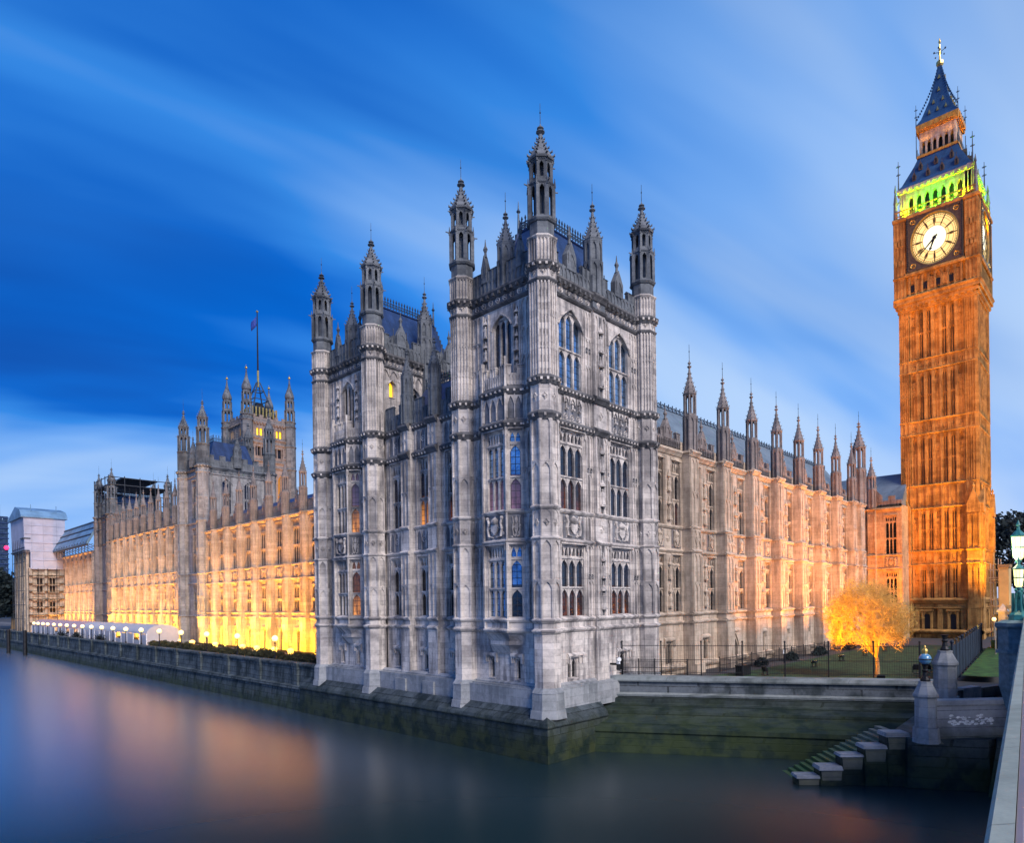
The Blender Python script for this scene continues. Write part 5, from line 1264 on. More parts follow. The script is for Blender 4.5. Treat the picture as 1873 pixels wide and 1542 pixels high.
# ------------------------------------------------------------------ great flag tower far behind
V = thing('flag_tower', 'great square tower with four onion capped turrets and a flagpole, far behind the river front', 'tower', (129, 273, GZ))
VX, VY, VA = 120.0, 263.7, 18.7
q = MB(); 
for fx, fy, an in ((VX, VY+VA/2, EA), (VX+VA/2, VY, 0)):
    q.at(fx, fy, 0, an)
    wall(q, -VA/2, VA/2, GZ, 86.5, [(u-1.5, u+1.5, 50, 66) for u in (-5.2, 0, 5.2)] + [(u-1.1, u+1.1, 72.6, 76.5) for u in (-4.8, -2.2, 2.2, 4.8)] + [(u-.6, u+.6, 81, 84) for u in (-5, -3.4, 3.4, 5)], 0, 1.6)
    for z in (48, 68.2, 70.5, 78, 80): mould(q, -VA/2, VA/2, z, CORN, 0, 0, 1.6)
    mould(q, -VA/2, VA/2, 86.5, CORN, 0, 0, 2); bosses(q, -VA/2, VA/2, 86, 1.2, .5, -.4)
    parapet(q, -VA/2+2, VA/2-2, 87, 2.6, 1.6, 0, 0, False, True)
    for u in (-5.2, 0, 5.2): arch(q, u-1.5, u+1.5, 63, 66, .1, 1.0, None, 6); q.box(u-.15, u+.15, .5, .9, 50, 65); q.box(u-1.5, u+1.5, .5, .9, 57, 57.4)
    for u in (-2.6, 2.6): q.box(u-.4, u+.4, -.3, .1, 49, 67.5)
    for a, e in ((-7, 7),): ribs(q, a, e, 78.4, 86, 10, .2, .25); ribs(q, a, e, 71, 77.6, 8, .2, .25)
q.at(); q.box(VX+1.8, VX+VA, VY+1.8, VY+VA, GZ, 86.8)
part('wall', q, [WINGTOP], V)
for fx, fy, an in ((VX, VY+VA/2, EA), (VX+VA/2, VY, 0)):
    for us_, hw_, y_, z0, z1, m_ in (((-5.2, 0, 5.2), 1.5, 1.5, 50, 66, GLASS_V), ((-4.8, -2.2, 2.2, 4.8), 1.1, 1.2, 72.6, 76.5, GLASS_D), ((-5, -3.4, 3.4, 5), .6, .6, 81, 84, GLASS_Y)):
        for u in us_:
            vm = MB(); vm.at(fx, fy, 0, an); vm.add([(u-hw_,y_,z0),(u+hw_,y_,z0),(u+hw_,y_,z1),(u-hw_,y_,z1)], [(0,1,2,3)]); part('louvre', vm, [m_], V)
VSEG = [(GZ, 48, 2.3, 'panel', 3, 0, 's'), (48, 68.2, 2.3, 'panel', 2, 0, 's'), (68.2, 78, 2.25, 'panel', 1, 0, 's'), (78, 86.5, 2.25, 'panel', 1, 0, 's'), (86.5, 88.6, 2.2, 'band', 1, 0, 's')]
vt = MB()
for z0, z1, r, st, ti, mi, mo in VSEG: oct_shaft(vt, r, z0, z1, st, mi, ti); ring(vt, 0, 0, r, z1, CORN, 8, 0, 1.2)
for z0, z1, r in ((88.8, 93.4, 2.0), (94.4, 97.6, 1.7)): oct_lantern(vt, r, z0, z1, 0, .36, .1); ring(vt, 0, 0, r*.95, z1+.2, CORN, 8); vt.ng(0, 0, z1, r, z1+1.0, r*.96)
vme = vt.mesh('turret', [DARKST])
oc = MB(); oc.lathe(0, 0, [(1.75,98.4),(1.95,99.3),(1.85,100.3),(1.3,101.8),(.75,103.3),(.4,105.0),(.22,106.6),(.3,106.8),(.12,107.0)], 10, 0); oc.ball(0, 0, 107.7, .55, 8, 1); oc.ng(0, 0, 108.1, .1, 109, .05, 5, 1)
ome = oc.mesh('onion_cap', [DARKST, GOLD], True)
for x in (VX, VX+VA):
    for y in (VY, VY+VA): o = put('turret', vme, V, (x, y, 0)); sub('onion_cap', ome, o)
q = MB(); cx, cy = VX+VA/2, VY+VA/2
q.loft([(cx-5.5,cy-5.5),(cx+5.5,cy-5.5),(cx+5.5,cy+5.5),(cx-5.5,cy+5.5)], 87, [(cx-5,cy-5),(cx+5,cy-5),(cx+5,cy+5),(cx-5,cy+5)], 91, 0)
for sx in (-1, 1):
    for sy in (-1, 1): q.tube((cx+sx*5, cy+sy*5, 91), (cx+sx*.5, cy+sy*.5, 106), .4, .25, 5, 1)
for i in range(8):
    for sy in (-1, 1): q.box(cx-5.3+i*1.5, cx-5.1+i*1.5+.3, cy+sy*5.3-.15, cy+sy*5.3+.15, 90, 94, 2); q.box(cx+sy*5.3-.15, cx+sy*5.3+.15, cy-5.3+i*1.5, cy-5.1+i*1.5+.3, 90, 94, 2)
q.loft([(cx-3.6,cy-3.6),(cx+3.6,cy-3.6),(cx+3.6,cy+3.6),(cx-3.6,cy+3.6)], 91, [(cx-1.2,cy-1.2),(cx+1.2,cy-1.2),(cx+1.2,cy+1.2),(cx-1.2,cy+1.2)], 97, 0)
for zz in (94, 98, 102): h_ = 5*(106-zz)/15+.5; [q.box(cx-h_, cx+h_, cy+sy*h_-.15, cy+sy*h_+.15, zz, zz+.3, 1) for sy in (-1, 1)]; [q.box(cx+sy*h_-.15, cx+sy*h_+.15, cy-h_, cy+h_, zz, zz+.3, 1) for sy in (-1, 1)]
part('roof', q, [IRON, CREST, GOLD], V)
q = MB(); q.ng(cx, cy, 104, .45, 111, .4, 8, 1); q.ng(cx, cy, 111, .36, 136, .2, 8, 0); q.ball(cx, cy, 136.3, .5, 8, 1); part('flagpole', q, [IRON, GOLD], V)
q = MB(); F_ = []
for i in range(7):
    for j in range(4): F_.append((cx-.25-i*.28-.1*math.sin(j*1.3), cy+.35*math.sin(i*1.1+j*.8)+i*.25, 134.2-j*1.3-i*.42))
q.add(F_, [(i*4+j, i*4+j+1, i*4+j+5, i*4+j+4) for i in range(6) for j in range(3)])
fl = part('flag', q, [FLAGM], None, smooth=True); tag(fl, 'small dark blue flag drooping at the top of the tall flagpole', 'flag')
fl.modifiers.new('thick', 'SOLIDIFY').thickness = .03
# warm lamps on the flag tower
flood(116, 236, 30, (126, 264, 64), 130000, (1, .42, .08), .8, None, 50, housing=False)
# ------------------------------------------------------------------ terrace floods: long lamp troughs at the foot of the river front
def trough(y0, y1, power, label, col=(1, .40, .04), tx=40.3):
    L = y1-y0; yc = (y0+y1)/2
    t = thing('floodlight_trough', label, 'floodlight', (tx, yc, GZ+.05), 'lamp troughs at the foot of the river front')
    m_ = MB(); m_.box(-.2, -.14, -L/2, L/2, 0, .32); m_.box(-.2, .2, -L/2, L/2, 0, .06); m_.box(-.06, .1, -L/2+.1, L/2-.1, .08, .14, 1)
    part('trough', m_, [IRON, FLOODM], t, (tx, yc, GZ+.05))
    l = bpy.data.lights.new('flood_lamp', 'AREA'); l.shape = 'RECTANGLE'; l.size = L; l.size_y = .25; l.energy = power; l.color = col
    o = bpy.data.objects.new('flood_lamp', l); COL.objects.link(o); o.parent = t; o.location = (0, 0, .22)
    d = Vector((.52, 0, .85)) if tx < 44 else (Vector((.30, 0, .95)) if tx < 45.5 else Vector((.6, 0, .8))); o.rotation_euler = (-d).to_track_quat('Z', 'Y').to_euler()
    zx = o.rotation_euler.to_matrix() @ Vector((1, 0, 0))
    if abs(zx.y) < .9: l.size, l.size_y = .25, L
WHERE = ['nearest the grey pavilion', 'second from the grey pavilion', 'third from the grey pavilion', 'just before the pinnacled middle tower']
for i, y in enumerate((68, 83, 98, 111)): trough(y, y+(12 if i < 3 else 7), FLOODP*(.7 if i < 3 else .4), 'low black lamp trough on the terrace, '+WHERE[i])
WHERE = ['just past the pinnacled middle tower', 'at the middle of the taller block', 'just before the scaffolded tower']
for i, y in enumerate((134, 149, 164)): trough(y, y+12, FLOODP*.5, 'low black lamp trough on the terrace, '+WHERE[i], tx=44.6)
trough(191, 208, FLOODP*.6, 'low black lamp trough under the sheeted roof, nearer half', tx=44.6); trough(209, 225, FLOODP*.6, 'low black lamp trough under the sheeted roof, farther half', tx=44.6)
WHERE = ['first bay group by the grey pavilion', 'second bay group', 'third bay group', 'last bay group before the middle tower']
for i, y in enumerate((66, 81, 96, 110)): trough(y, y+13, 1500, 'low black lamp trough close under the doorways, '+WHERE[i], (1, .55, .005), 45.9)
for i, y in enumerate((133, 148, 163)): trough(y, y+13, 1300, 'low black lamp trough close under the taller block, '+('nearest part', 'middle part', 'farthest part')[i], (1, .55, .005), 45.9)
# one narrow flood washing up the face of every buttress
def pier_lamp(parent, y, power, x=45.0):
    l = bpy.data.lights.new('buttress_lamp', 'SPOT'); l.energy = power; l.color = (1, .40, .035); l.spot_size = R(58); l.spot_blend = .7; l.shadow_soft_size = .12
    o = bpy.data.objects.new('buttress_lamp', l); COL.objects.link(o); o.parent = parent; o.location = Vector((x, y, GZ+.5))-parent.location
    o.rotation_euler = (-Vector((2.0, 0, 9.0)).normalized()).to_track_quat('Z', 'Y').to_euler()
for y in rys:
    if y > 63: pier_lamp(Q, y, PIERP)
for y in cys: pier_lamp(Cn, y, PIERP*.9)
for y in sys_: pier_lamp(Sw, y, PIERP*.9)
# ------------------------------------------------------------------ embankment, landing stairs
def leafy(mb, n, fn, s, rr, mi=None):
    for _ in range(n):
        c = fn(); a = Vector((rr.gauss(0,1), rr.gauss(0,1), rr.gauss(0,1))).normalized(); b_ = a.orthogonal().normalized(); e = a.cross(b_); k = s*rr.uniform(.6, 1.4)
        mb.add([tuple(c+b_*k), tuple(c+e*k*.6), tuple(c-b_*k), tuple(c-e*k*.6)], [(0,1,2,3)], mi)
def frame2(p, q):
    d = Vector((q[0]-p[0], q[1]-p[1])); return math.hypot(*d), math.atan2(d.y, d.x)
E1, E2 = (42.6, 32.9), (55.2, 11.0)
L, ang = frame2(E1, E2)
EMCOP = stone('weathered_coping', (.25,.28,.28), (.18,.205,.21), .7, (.05,.065,.06), bw=1.6, rh=.8)
Em = thing('embankment_wall', 'mossy granite river wall with a sloping green apron below the lawn railings', 'wall', (49, 22, 0))
q = MB(); q.at(E1[0], E1[1], 0, ang)
q.extr([(.7,5.0),(.7,-1),(0,-1),(0,3.75),(0,4.78),(.05,5.0)], 0, L, 0)
part('wall', q, [stone('embankment_granite', (.13,.15,.17), (.08,.095,.11), .85, (.015,.024,.028), bw=1.7, rh=.55, streak=.3, moss=(3.4, 5.0, (.02,.03,.012), (.05,.055,.02), .8), ms=.035, mortar=.3)], Em)
q = MB(); q.at(E1[0], E1[1], 0, ang); q.extr([(-.22,4.78),(-.26,4.9),(-.22,5.16),(.75,5.2),(.75,4.95),(0,4.78)], 0, L); mould(q, 0, L, 3.75, [(.02,-.2),(-.3,-.12),(-.36,.04),(.02,.16)]); part('coping', q, [EMCOP], Em)
q = MB(); q.at(E1[0], E1[1], 0, ang); q.extr([(-.02,3.62),(-.55,3.5),(-.58,3.18),(-.62,3.12),(-1.9,2.72),(-1.93,2.45),(-1.98,2.4),(-3.5,1.95),(-4.0,1.82),(-4.05,1.5),(-3.95,1.44),(-4.2,-1),(-.02,-1)], 0, L); part('apron', q, [APRON], Em)
MOSSY = stone('mossy_stair_granite', (.17,.19,.19), (.12,.14,.14), .5, (.02,.03,.03), bw=1.2, rh=.4, moss=(1.2, 4.6, (.03,.10,.03), (.05,.09,.02), .9), rough=.6)
PATCH = stone('whitewashed_granite', (.42,.43,.46), (.36,.37,.42), .5, (.10,.11,.12), bw=1.5, rh=.5, moss=(3.3, 5.4, (.05,.055,.02), (.10,.10,.04), .8), ms=.025, mortar=.4)
Ls = thing('landing_stairs', 'weedy stone river stairs with white capped stepped flank blocks beside the bridge', 'stairs', (45, 10, 0))
s0, s1 = (45.3, 10.9), (41.0, 15.9); L, ang = frame2(s1, s0)
q = MB(); q.at(s1[0], s1[1], 0, ang); n = 18
for i in range(n): q.box(L*i/n, L, -1.2-1.6, -.35-1.6+1.9, -.4+3.2*i/n, -.4+3.2*(i+1)/n)
q2 = MB(); q2.at(s1[0], s1[1], 0, ang)
for i in range(n): q2.box(L*i/n, L*(i+1)/n+.02, .05, 2.6, -1, -.35+3.25*(i+1)/n)
part('steps', q2, [MOSSY], Ls)
nb = 5; bl = MB(); cp = MB()
for i in range(nb):
    a, e = L*i/nb*.98+.1, L*(i+1)/nb*.98+.1; zt = .35+2.5*i/(nb-1)
    w_ = (.0, .10, -.06, .08, .14)[i]; zt += (.05, -.06, .08, -.04, .06)[i]
    bl = MB(); bl.at(s1[0], s1[1], 0, ang); bl.loft([(a,-1.0-w_),(e,-1.0-w_),(e,.04),(a,.04)], -1, [(a,-.8-w_),(e,-.8-w_),(e,.04),(a,.04)], zt); bl.loft([(a+.12,-.86-w_),(e-.1,-.86-w_),(e-.1,-.7-w_),(a+.12,-.7-w_)], zt-.75, [(a+.05,-.88-w_),(e-.03,-.88-w_),(e-.03,-.7-w_),(a+.05,-.7-w_)], zt-.02, 1)
    o = part('flank_block', bl, [RIVER, PATCH], Ls)
    cp = MB(); cp.at(s1[0], s1[1], 0, ang); cp.loft([(a-.1,-.96-w_),(e+.02,-.93-w_),(e+.02,.08),(a-.1,.08)], zt, [(a-.05,-.88-w_),(e-.02,-.86-w_),(e-.03,.05),(a-.04,.06)], zt+(.16, .22, .14, .2, .24)[i]); put('cap', cp.mesh('cap', [WHITEST]), o, (0, 0, 0))
q = MB(); q.loft([(45.3,11.6),(43.9,10.3),(46.0,6.5),(62,3),(62,12),(55.4,12.2)], -1, [(45.5,11.5),(44.2,10.3),(46.2,6.7),(62,3.2),(62,12),(55.4,12.0)], 2.9); part('landing', q, [RIVER], Ls)
Lw = thing('landing_wall', 'low stone parapet with heavy coping and flaking white patch, between lamp pier and bridge', 'wall', (47, 7.8, 2.9))
w0, w1 = (44.9, 9.3), (48.9, 5.6); L, ang = frame2(w0, w1)
q = MB(); q.at(w0[0], w0[1], 0, ang); q.box(0, L+2, 0, .6, 2.8, 4.75); q.loft([(0,-.35),(L+2,-.35),(L+2,.02),(0,.02)], 2.6, [(0,-.05),(L+2,-.05),(L+2,.02),(0,.02)], 3.6); part('wall', q, [PATCH], Lw)
q = MB(); q.at(w0[0], w0[1], 0, ang); q.extr([(-.14,4.75),(-.18,4.85),(-.12,5.1),(.3,5.16),(.72,5.1),(.72,4.75)], -.02, L+2); part('coping', q, [PLINTH], Lw)
rr = random.Random(5); q = MB(); q.at(w0[0], w0[1], 0, ang)
for i in range(60):
    u, z = 1.2+rr.random()*2.6, 3.66+abs(rr.gauss(0, .3)); a = rr.uniform(.04, .16)
    if z < 4.3: q.poly([(u-a, z-.03), (u-a*.3, z-a*.5), (u+a, z-.02), (u+a*.5, z+a*.45), (u-a*.5, z+a*.4)], -.014, .01)
part('flaking_paint', q, [WHITEP], Lw)
Lb = thing('back_wall', 'plain low stone wall with one pale repaired block behind the bigger lamp pier', 'wall', (54, 8.6, 4))
q = MB(); q.at(49.6, 9.7, 0, -.33); q.box(0, 9, 0, .5, 2.8, 5.0); q.box(2.6, 4.6, -.05, .55, 4.3, 5.12, 1); part('wall', q, [RIVER, WHITEST], Lb)

def pier(x, y, z0, z1, w, label, lamp_label, globe=True):
    t = thing('lamp_pier', label, 'pier', (x, y, z0), 'stone lamp piers by the river stairs')
    q = MB(); r = w/2*1.08
    q.ng(x, y, z0-.2, r*1.30, z0+.7, r*1.18, 8); q.ng(x, y, z0+.7, r*1.02, z1-.95, r, 8); q.ng(x, y, z1-.95, r*1.02, z1-.85, r*1.16, 8); q.ng(x, y, z1-.85, r*1.16, z1-.7, r*1.16, 8)
    q.ng(x, y, z1-.7, r*1.1, z1-.06, r*.60, 8); q.ng(x, y, z1-.06, r*.66, z1+.02, r*.66, 8)
    part('shaft', q, [WHITEST], t)
    k = thing('lamp_post', lamp_label, 'lamp', (x, y, z1+.02), 'unlit globe lamps on the stone piers')
    q = MB(); q.lathe(x, y, [(.26,z1+.02),(.27,z1+.12),(.16,z1+.3),(.13,z1+.55),(.19,z1+.66),(.12,z1+.74),(.16,z1+.95),(.24,z1+1.02)], 10); part('post', q, [IRON], k)
    if globe:
        q = MB(); q.ball(x, y, z1+1.32, .34, 14, 0, .98); part('globe', q, [BLUEGL], k, smooth=True)
        q = MB(); q.lathe(x, y, [(.355,z1+1.28),(.365,z1+1.31),(.355,z1+1.34)], 14); part('band', q, [IRON], k)
        q = MB(); q.lathe(x, y, [(.12,z1+1.62),(.15,z1+1.7),(.17,z1+1.82),(.10,z1+1.92),(.04,z1+1.98),(.06,z1+2.04),(.01,z1+2.12)], 8); part('crown', q, [GOLD], k)
pier(44.6, 9.45, 2.9, 6.25, 1.05, 'smaller octagonal stone pier at the head of the stairs', 'blue glass globe lamp with gilt crown on the smaller pier')
pier(49.3, 9.35, 4.2, 7.75, 1.2, 'bigger octagonal stone pier behind the low parapet', 'dark stubby lamp standard without a globe on the bigger pier', False)

# ------------------------------------------------------------------ railings, screens
def fence_run(name, p, q_, z0, h, label, post=2.6, bars=.14, mat_=IRON, rails=(.1, .5, .95), br=.012, panel=None, group=None, pr=.045):
    L, a = frame2(p, q_); t = thing(name, label, 'fence', (p[0], p[1], z0), group)
    n = max(1, int(round(L/post)))
    pm = MB(); pm.ng(0, 0, 0, pr, h*1.06, pr, 6); pm.ball(0, 0, h*1.08, pr*1.7, 6); me = pm.mesh('post', [mat_])
    for i in range(n+1): put('post', me, t, (p[0]+(q_[0]-p[0])*i/n, p[1]+(q_[1]-p[1])*i/n, z0))
    m_ = MB(); m_.at(p[0], p[1], z0, a)
    for f in rails: m_.box(0, L, -.016, .016, h*f-.02, h*f+.02)
    k = int(L/bars)
    for i in range(k): u = L*(i+.5)/k; m_.add([(u-br,-br,.06),(u+br,-br,.06),(u+br,br,.06),(u-br,br,.06),(u-br,-br,h),(u+br,-br,h),(u+br,br,h),(u-br,br,h)], [(0,1,5,4),(1,2,6,5),(2,3,7,6),(3,0,4,7)])
    part('bars', m_, [mat_], t)
    if panel:
        for i in range(n):
            m_ = MB(); m_.at(p[0], p[1], z0, a); m_.box(L*i/n+.06, L*(i+1)/n-.06, -.012, .012, .15, h*.97); part('panel', m_, [panel], t)
    return t
fence_run('railing', (45.1, 31.0), (56.0, 12.2), 5.15, 2.5, 'tall thin black mesh railing along the top of the river wall', 3.1, .16, br=.007, pr=.055)
fence_run('railing', (44.4, 32.0), (47.6, 26.5), 5.18, 1.15, 'short close barred black railing beside the grey pavilion corner', 1.4, .11, br=.012)
fence_run('fence', (60.5, 11.0), (99.0, 14.9), GZ, 3.1, 'tall dark mesh fence with solid screens running to the clock tower', 3.2, .5, SCREEN, panel=SCREEN, pr=.09)
fence_run('fence', (58.5, 29.2), (104, 29.2), GZ, 1.3, 'low dark fence in front of the long wing', 3.5, .3, IRON, br=.015)
for i, (x, y, r) in enumerate(((66.0, 28.4, .8), (73.5, 28.3, .9), (82, 28.2, 1.0), (92, 28.0, 1.1), (100.5, 27.6, 1.0))):
    rr = random.Random(70+i); q = MB()
    def fn():
        d = Vector((rr.gauss(0,1), rr.gauss(0,1), abs(rr.gauss(0,1)))).normalized(); return Vector((x, y, GZ+.15))+Vector((d.x*r*1.6, d.y*r*.7, d.z*r*.95))*rr.random()**.35
    leafy(q, 900, fn, .10, rr); q.ng(x, y, GZ, .1, GZ+.7, .06, 5)
    tag(part('shrub', q, [LEAFD], None), 'low dark shrub at the foot of the long wing, '+('nearest the pavilion', 'second from the pavilion', 'third from the pavilion', 'fourth from the pavilion', 'nearest the clock tower')[i], 'shrub', 'shrubs along the long wing')
# ------------------------------------------------------------------ bridge
BD = Vector((11.16, 1.16)).normalized(); BA = math.atan2(BD.y, BD.x); B0 = (3.57-BD.x*16, .52-BD.y*16)
Br = thing('bridge', 'pale grey green bridge parapet with a smooth rail, running away at the right edge', 'bridge', (20, 2, 9))
q = MB(); q.at(B0[0], B0[1], 0, BA)
q.extr([(0,10.06),(.02,10.18),(.0,10.2),(-.088,10.205),(-.088,10.06)], 0, 66, 0); part('coping', q, [COPING], Br)
q = MB(); q.at(B0[0], B0[1], 0, BA); q.extr([(-.092,10.0),(-.092,10.195),(-.12,10.21),(-.5,10.215),(-.62,10.17),(-.62,10.0)], 0, 66); part('rail_top', q, [RAILTOP], Br)
q = MB(); q.at(B0[0], B0[1], 0, BA)
q.extr([(-.04,10.055),(-.04,9.3),(.0,9.25),(0,8.5),(-.3,8.3),(-.58,8.3),(-.58,9.99),(-.1,9.99)], 0, 66)
for i in range(33): q.box(i*2+.6, i*2+.75, -.06, .0, 9.3, 10.05)
part('parapet', q, [TEALST], Br)
q = MB(); q.at(B0[0], B0[1], 0, BA); q.box(0, 66, -26, -.58, 8.3, 9.35); part('deck', q, [ASPH], Br)
q = MB(); q.loft([(44.2,6.6),(45.8,4.6),(62,4.2),(62,-20),(45.8,-20),(45.8,4.5),(62,5.6),(48.5,7.0)][:1]+[(46.2,4.4),(62,4.4),(62,6.4),(48.0,7.2)], -1, [(46.6,6.3),(47.2,5.0),(62,4.8),(62,6.2),(48.2,6.7)], 2.9)
q.box(47.5, 62, -24, 5.0, -1, 8.3); part('abutment', q, [RIVER], Br)
# pedestal and triple lantern
Pd = thing('bridge_pedestal', 'octagonal blue grey pedestal breaking the bridge parapet under the lanterns', 'pedestal', (40, 4.55, 7))
q = MB(); x, y = 40, 4.5
q.ng(x, y, 5.6, .55, 6.8, .85, 8); q.ng(x, y, 6.8, .86, 8.45, .86, 8); q.ng(x, y, 8.45, .98, 8.6, .98, 8); q.ng(x, y, 8.6, .88, 9.62, .88, 8); q.ng(x, y, 9.62, .9, 9.75, 1.0, 8); q.ng(x, y, 9.75, 1.0, 9.92, 1.0, 8); q.ng(x, y, 9.92, .95, 10.04, .7, 8)
part('shaft', q, [TEALST], Pd)
def lantern(t, x, y, z, k=1.0):
    q = MB(); q.lathe(x, y, [(.10*k,z),(.19*k,z+.12*k),(.23*k,z+.5*k),(.215*k,z+.56*k),(.25*k,z+1.0*k)], 8); o = part('lantern', q, [LANT], t)
    q = MB(); q.lathe(x, y, [(.05*k,z-.18*k),(.12*k,z-.06*k),(.11*k,z+.02*k)], 8); q.lathe(x, y, [(.27*k,z+.99*k),(.28*k,z+1.05*k),(.16*k,z+1.2*k),(.07*k,z+1.3*k),(.05*k,z+1.45*k),(.09*k,z+1.5*k),(.01*k,z+1.72*k)], 8)
    for i in range(8):
        a = PI/8+i*PI/4; q.tube((x+.20*k*math.cos(a), y+.20*k*math.sin(a), z+.12*k), (x+.255*k*math.cos(a), y+.255*k*math.sin(a), z+1.0*k), .012*k, None, 4)
    q.lathe(x, y, [(.235*k,z+.50*k),(.24*k,z+.53*k),(.235*k,z+.56*k)], 8)
    put('lantern_frame', q.mesh('lantern_frame', [TEAL]), o, (0, 0, 0))
BL = thing('street_lamp', 'teal cast iron lamp standard with three glowing lanterns on the bridge pedestal', 'street lamp', (x, y, 10.04))
q = MB(); q.lathe(x, y, [(.45,10.04),(.42,10.3),(.24,10.5),(.17,10.9),(.15,11.4),(.2,11.5),(.12,11.6),(.09,12.1),(.14,12.2),(.07,12.3),(.06,12.9)], 8)
for i in range(8): a = PI/8+i*PI/4; q.ng(x+.26*math.cos(a), y+.26*math.sin(a), 10.1, .06, 11.35, .05, 5)
for sg in (-1, 1):
    dx, dy = BD.x*.72*sg, BD.y*.72*sg
    if sg: q.tube((x, y, 11.5), (x+dx, y+dy, 11.35), .05); q.tube((x, y, 11.0), (x+dx*.8, y+dy*.8, 11.35), .035); q.ball(x+dx, y+dy, 11.4, .09, 6)
part('post', q, [TEAL], BL)
l = bpy.data.lights.new('lantern_glow', 'POINT'); l.energy = 260; l.color = (1, .85, .45); l.shadow_soft_size = .6
o = bpy.data.objects.new('lantern_glow', l); COL.objects.link(o); o.parent = BL; o.location = (-.5, .5, 3.2)
lantern(BL, x, y, 12.95, 1.12)
for sg in (-1, 1): lantern(BL, x+BD.x*.72*sg, y+BD.y*.72*sg, 11.62, .85)

# ------------------------------------------------------------------ the lit tree
def bare_tree(x, y, z, h, rx, seed, label):
    """trunk, scaffold limbs, then four orders of ever finer twigs, each reaching on from the nearest older one"""
    rr = random.Random(seed); t = thing('bare_tree', label, 'tree', (x, y, z)); tr = MB(); tw = MB()
    c = Vector((x-.55, y+.6, z+h*.575)); rz = h*.44; fork = Vector((x, y, z+h*.20))
    def limb(mb, p, q, r0, r1, n, bow, k=3):
        last = p
        for i in range(1, k+1):
            f = i/k; s_ = p.lerp(q, f); s_ = s_+bow*math.sin(PI*f); mb.tube(last, s_, r0+(r1-r0)*(i-1)/k, r0+(r1-r0)*f, n, None, False); last = s_
    mid = Vector((x+.06, y-.04, z+h*.1)); tr.tube((x, y, z-.15), mid, .24, .17, 9, None, False); tr.tube(mid, fork, .17, .15, 9, None, False)
    lev = [[fork]]
    spec = ((13, .42, .085, .055, 5), (95, .68, .036, .024, 4), (700, .86, .020, .013, 3), (2200, .98, .017, .012, 3), (2800, 1.10, .013, .008, 3))
    for li, (n, rad, r0, r1, ns) in enumerate(spec):
        new = []
        for _ in range(n):
            d = Vector((0, 0, -1))
            while d.z < -.66+.12*math.sin(5*math.atan2(d.y, d.x)): d = Vector((rr.gauss(0,1), rr.gauss(0,1), rr.gauss(.12,1))).normalized()
            f = rad*(rr.uniform(.80, 1.0) if li < 2 else rr.uniform(.45, 1.0)**.6)
            wob = 1+.09*math.sin(3*math.atan2(d.y, d.x)+seed)+.06*math.sin(7*d.z+2*d.x)
            q = c+Vector((d.x*rx, d.y*rx, d.z*rz))*f*wob
            best = min(rr.sample(lev[-1], min(len(lev[-1]), 60)) if len(lev[-1]) > 60 else lev[-1], key=lambda a: (a-q).length_squared+(.8 if a.z > q.z else 0))
            if li >= 2 and (q-best).length > 1.9-.25*li: q = best+(q-best).normalized()*(1.9-.25*li)*rr.uniform(.5, 1)
            limb(tw, best, q, r0, r1, ns, Vector((rr.gauss(0,.05), rr.gauss(0,.05), -.06 if li < 2 else rr.gauss(-.02,.03))), 3 if li < 2 else 2); new.append(q)
        lev.append(new)
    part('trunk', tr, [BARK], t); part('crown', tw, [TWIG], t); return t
bare_tree(62.4, 16.8, GZ+.05, 8.4, 3.65, 4, 'bare round headed tree blazing orange over a low lamp on the lawn')
flood(53.2, 22.6, 5.5, (62.0, 17.3, 9.4), 32000, (1, .37, .0), .6, 'black floodlight on the lawn left of the bare tree, facing it', 58)
flood(57.5, 15.2, 5.0, (62, 16.6, 10.2), 1100, (1, .40, .0), .6, 'black floodlight by the river railing in front of the bare tree', 100)

# ------------------------------------------------------------------ terrace edge
Tw = thing('terrace_wall', 'long stone terrace wall with coping and pilasters above the river, left of the pavilion', 'wall', (35.5, 150, 0))
q = MB(); q.at(35.2, 0, 0, EA)
q.extr([(0,4.62),(-.12,2.6),(-.45,2.5),(-.5,2.2),(-.25,2.1),(-.55,-1),(1.2,-1),(1.2,4.62)], -300, -62); part('wall', q, [QUAY], Tw)
q = MB(); q.at(35.2, 0, 0, EA); q.extr([(-.15,4.6),(-.2,4.75),(-.1,4.92),(.8,4.95),(.8,4.6)], -300, -62); part('coping', q, [QUAY], Tw)
pl = MB(); pl.box(-.5, .5, -.32, 0, 2.6, 4.7); pl.box(-.58, .58, -.4, 0, 4.62, 5.0); plm = pl.mesh('pilaster', [QUAY])
for i in range(26): put('pilaster', plm, Tw, (35.2, 66+8.7*i, 0), EA)
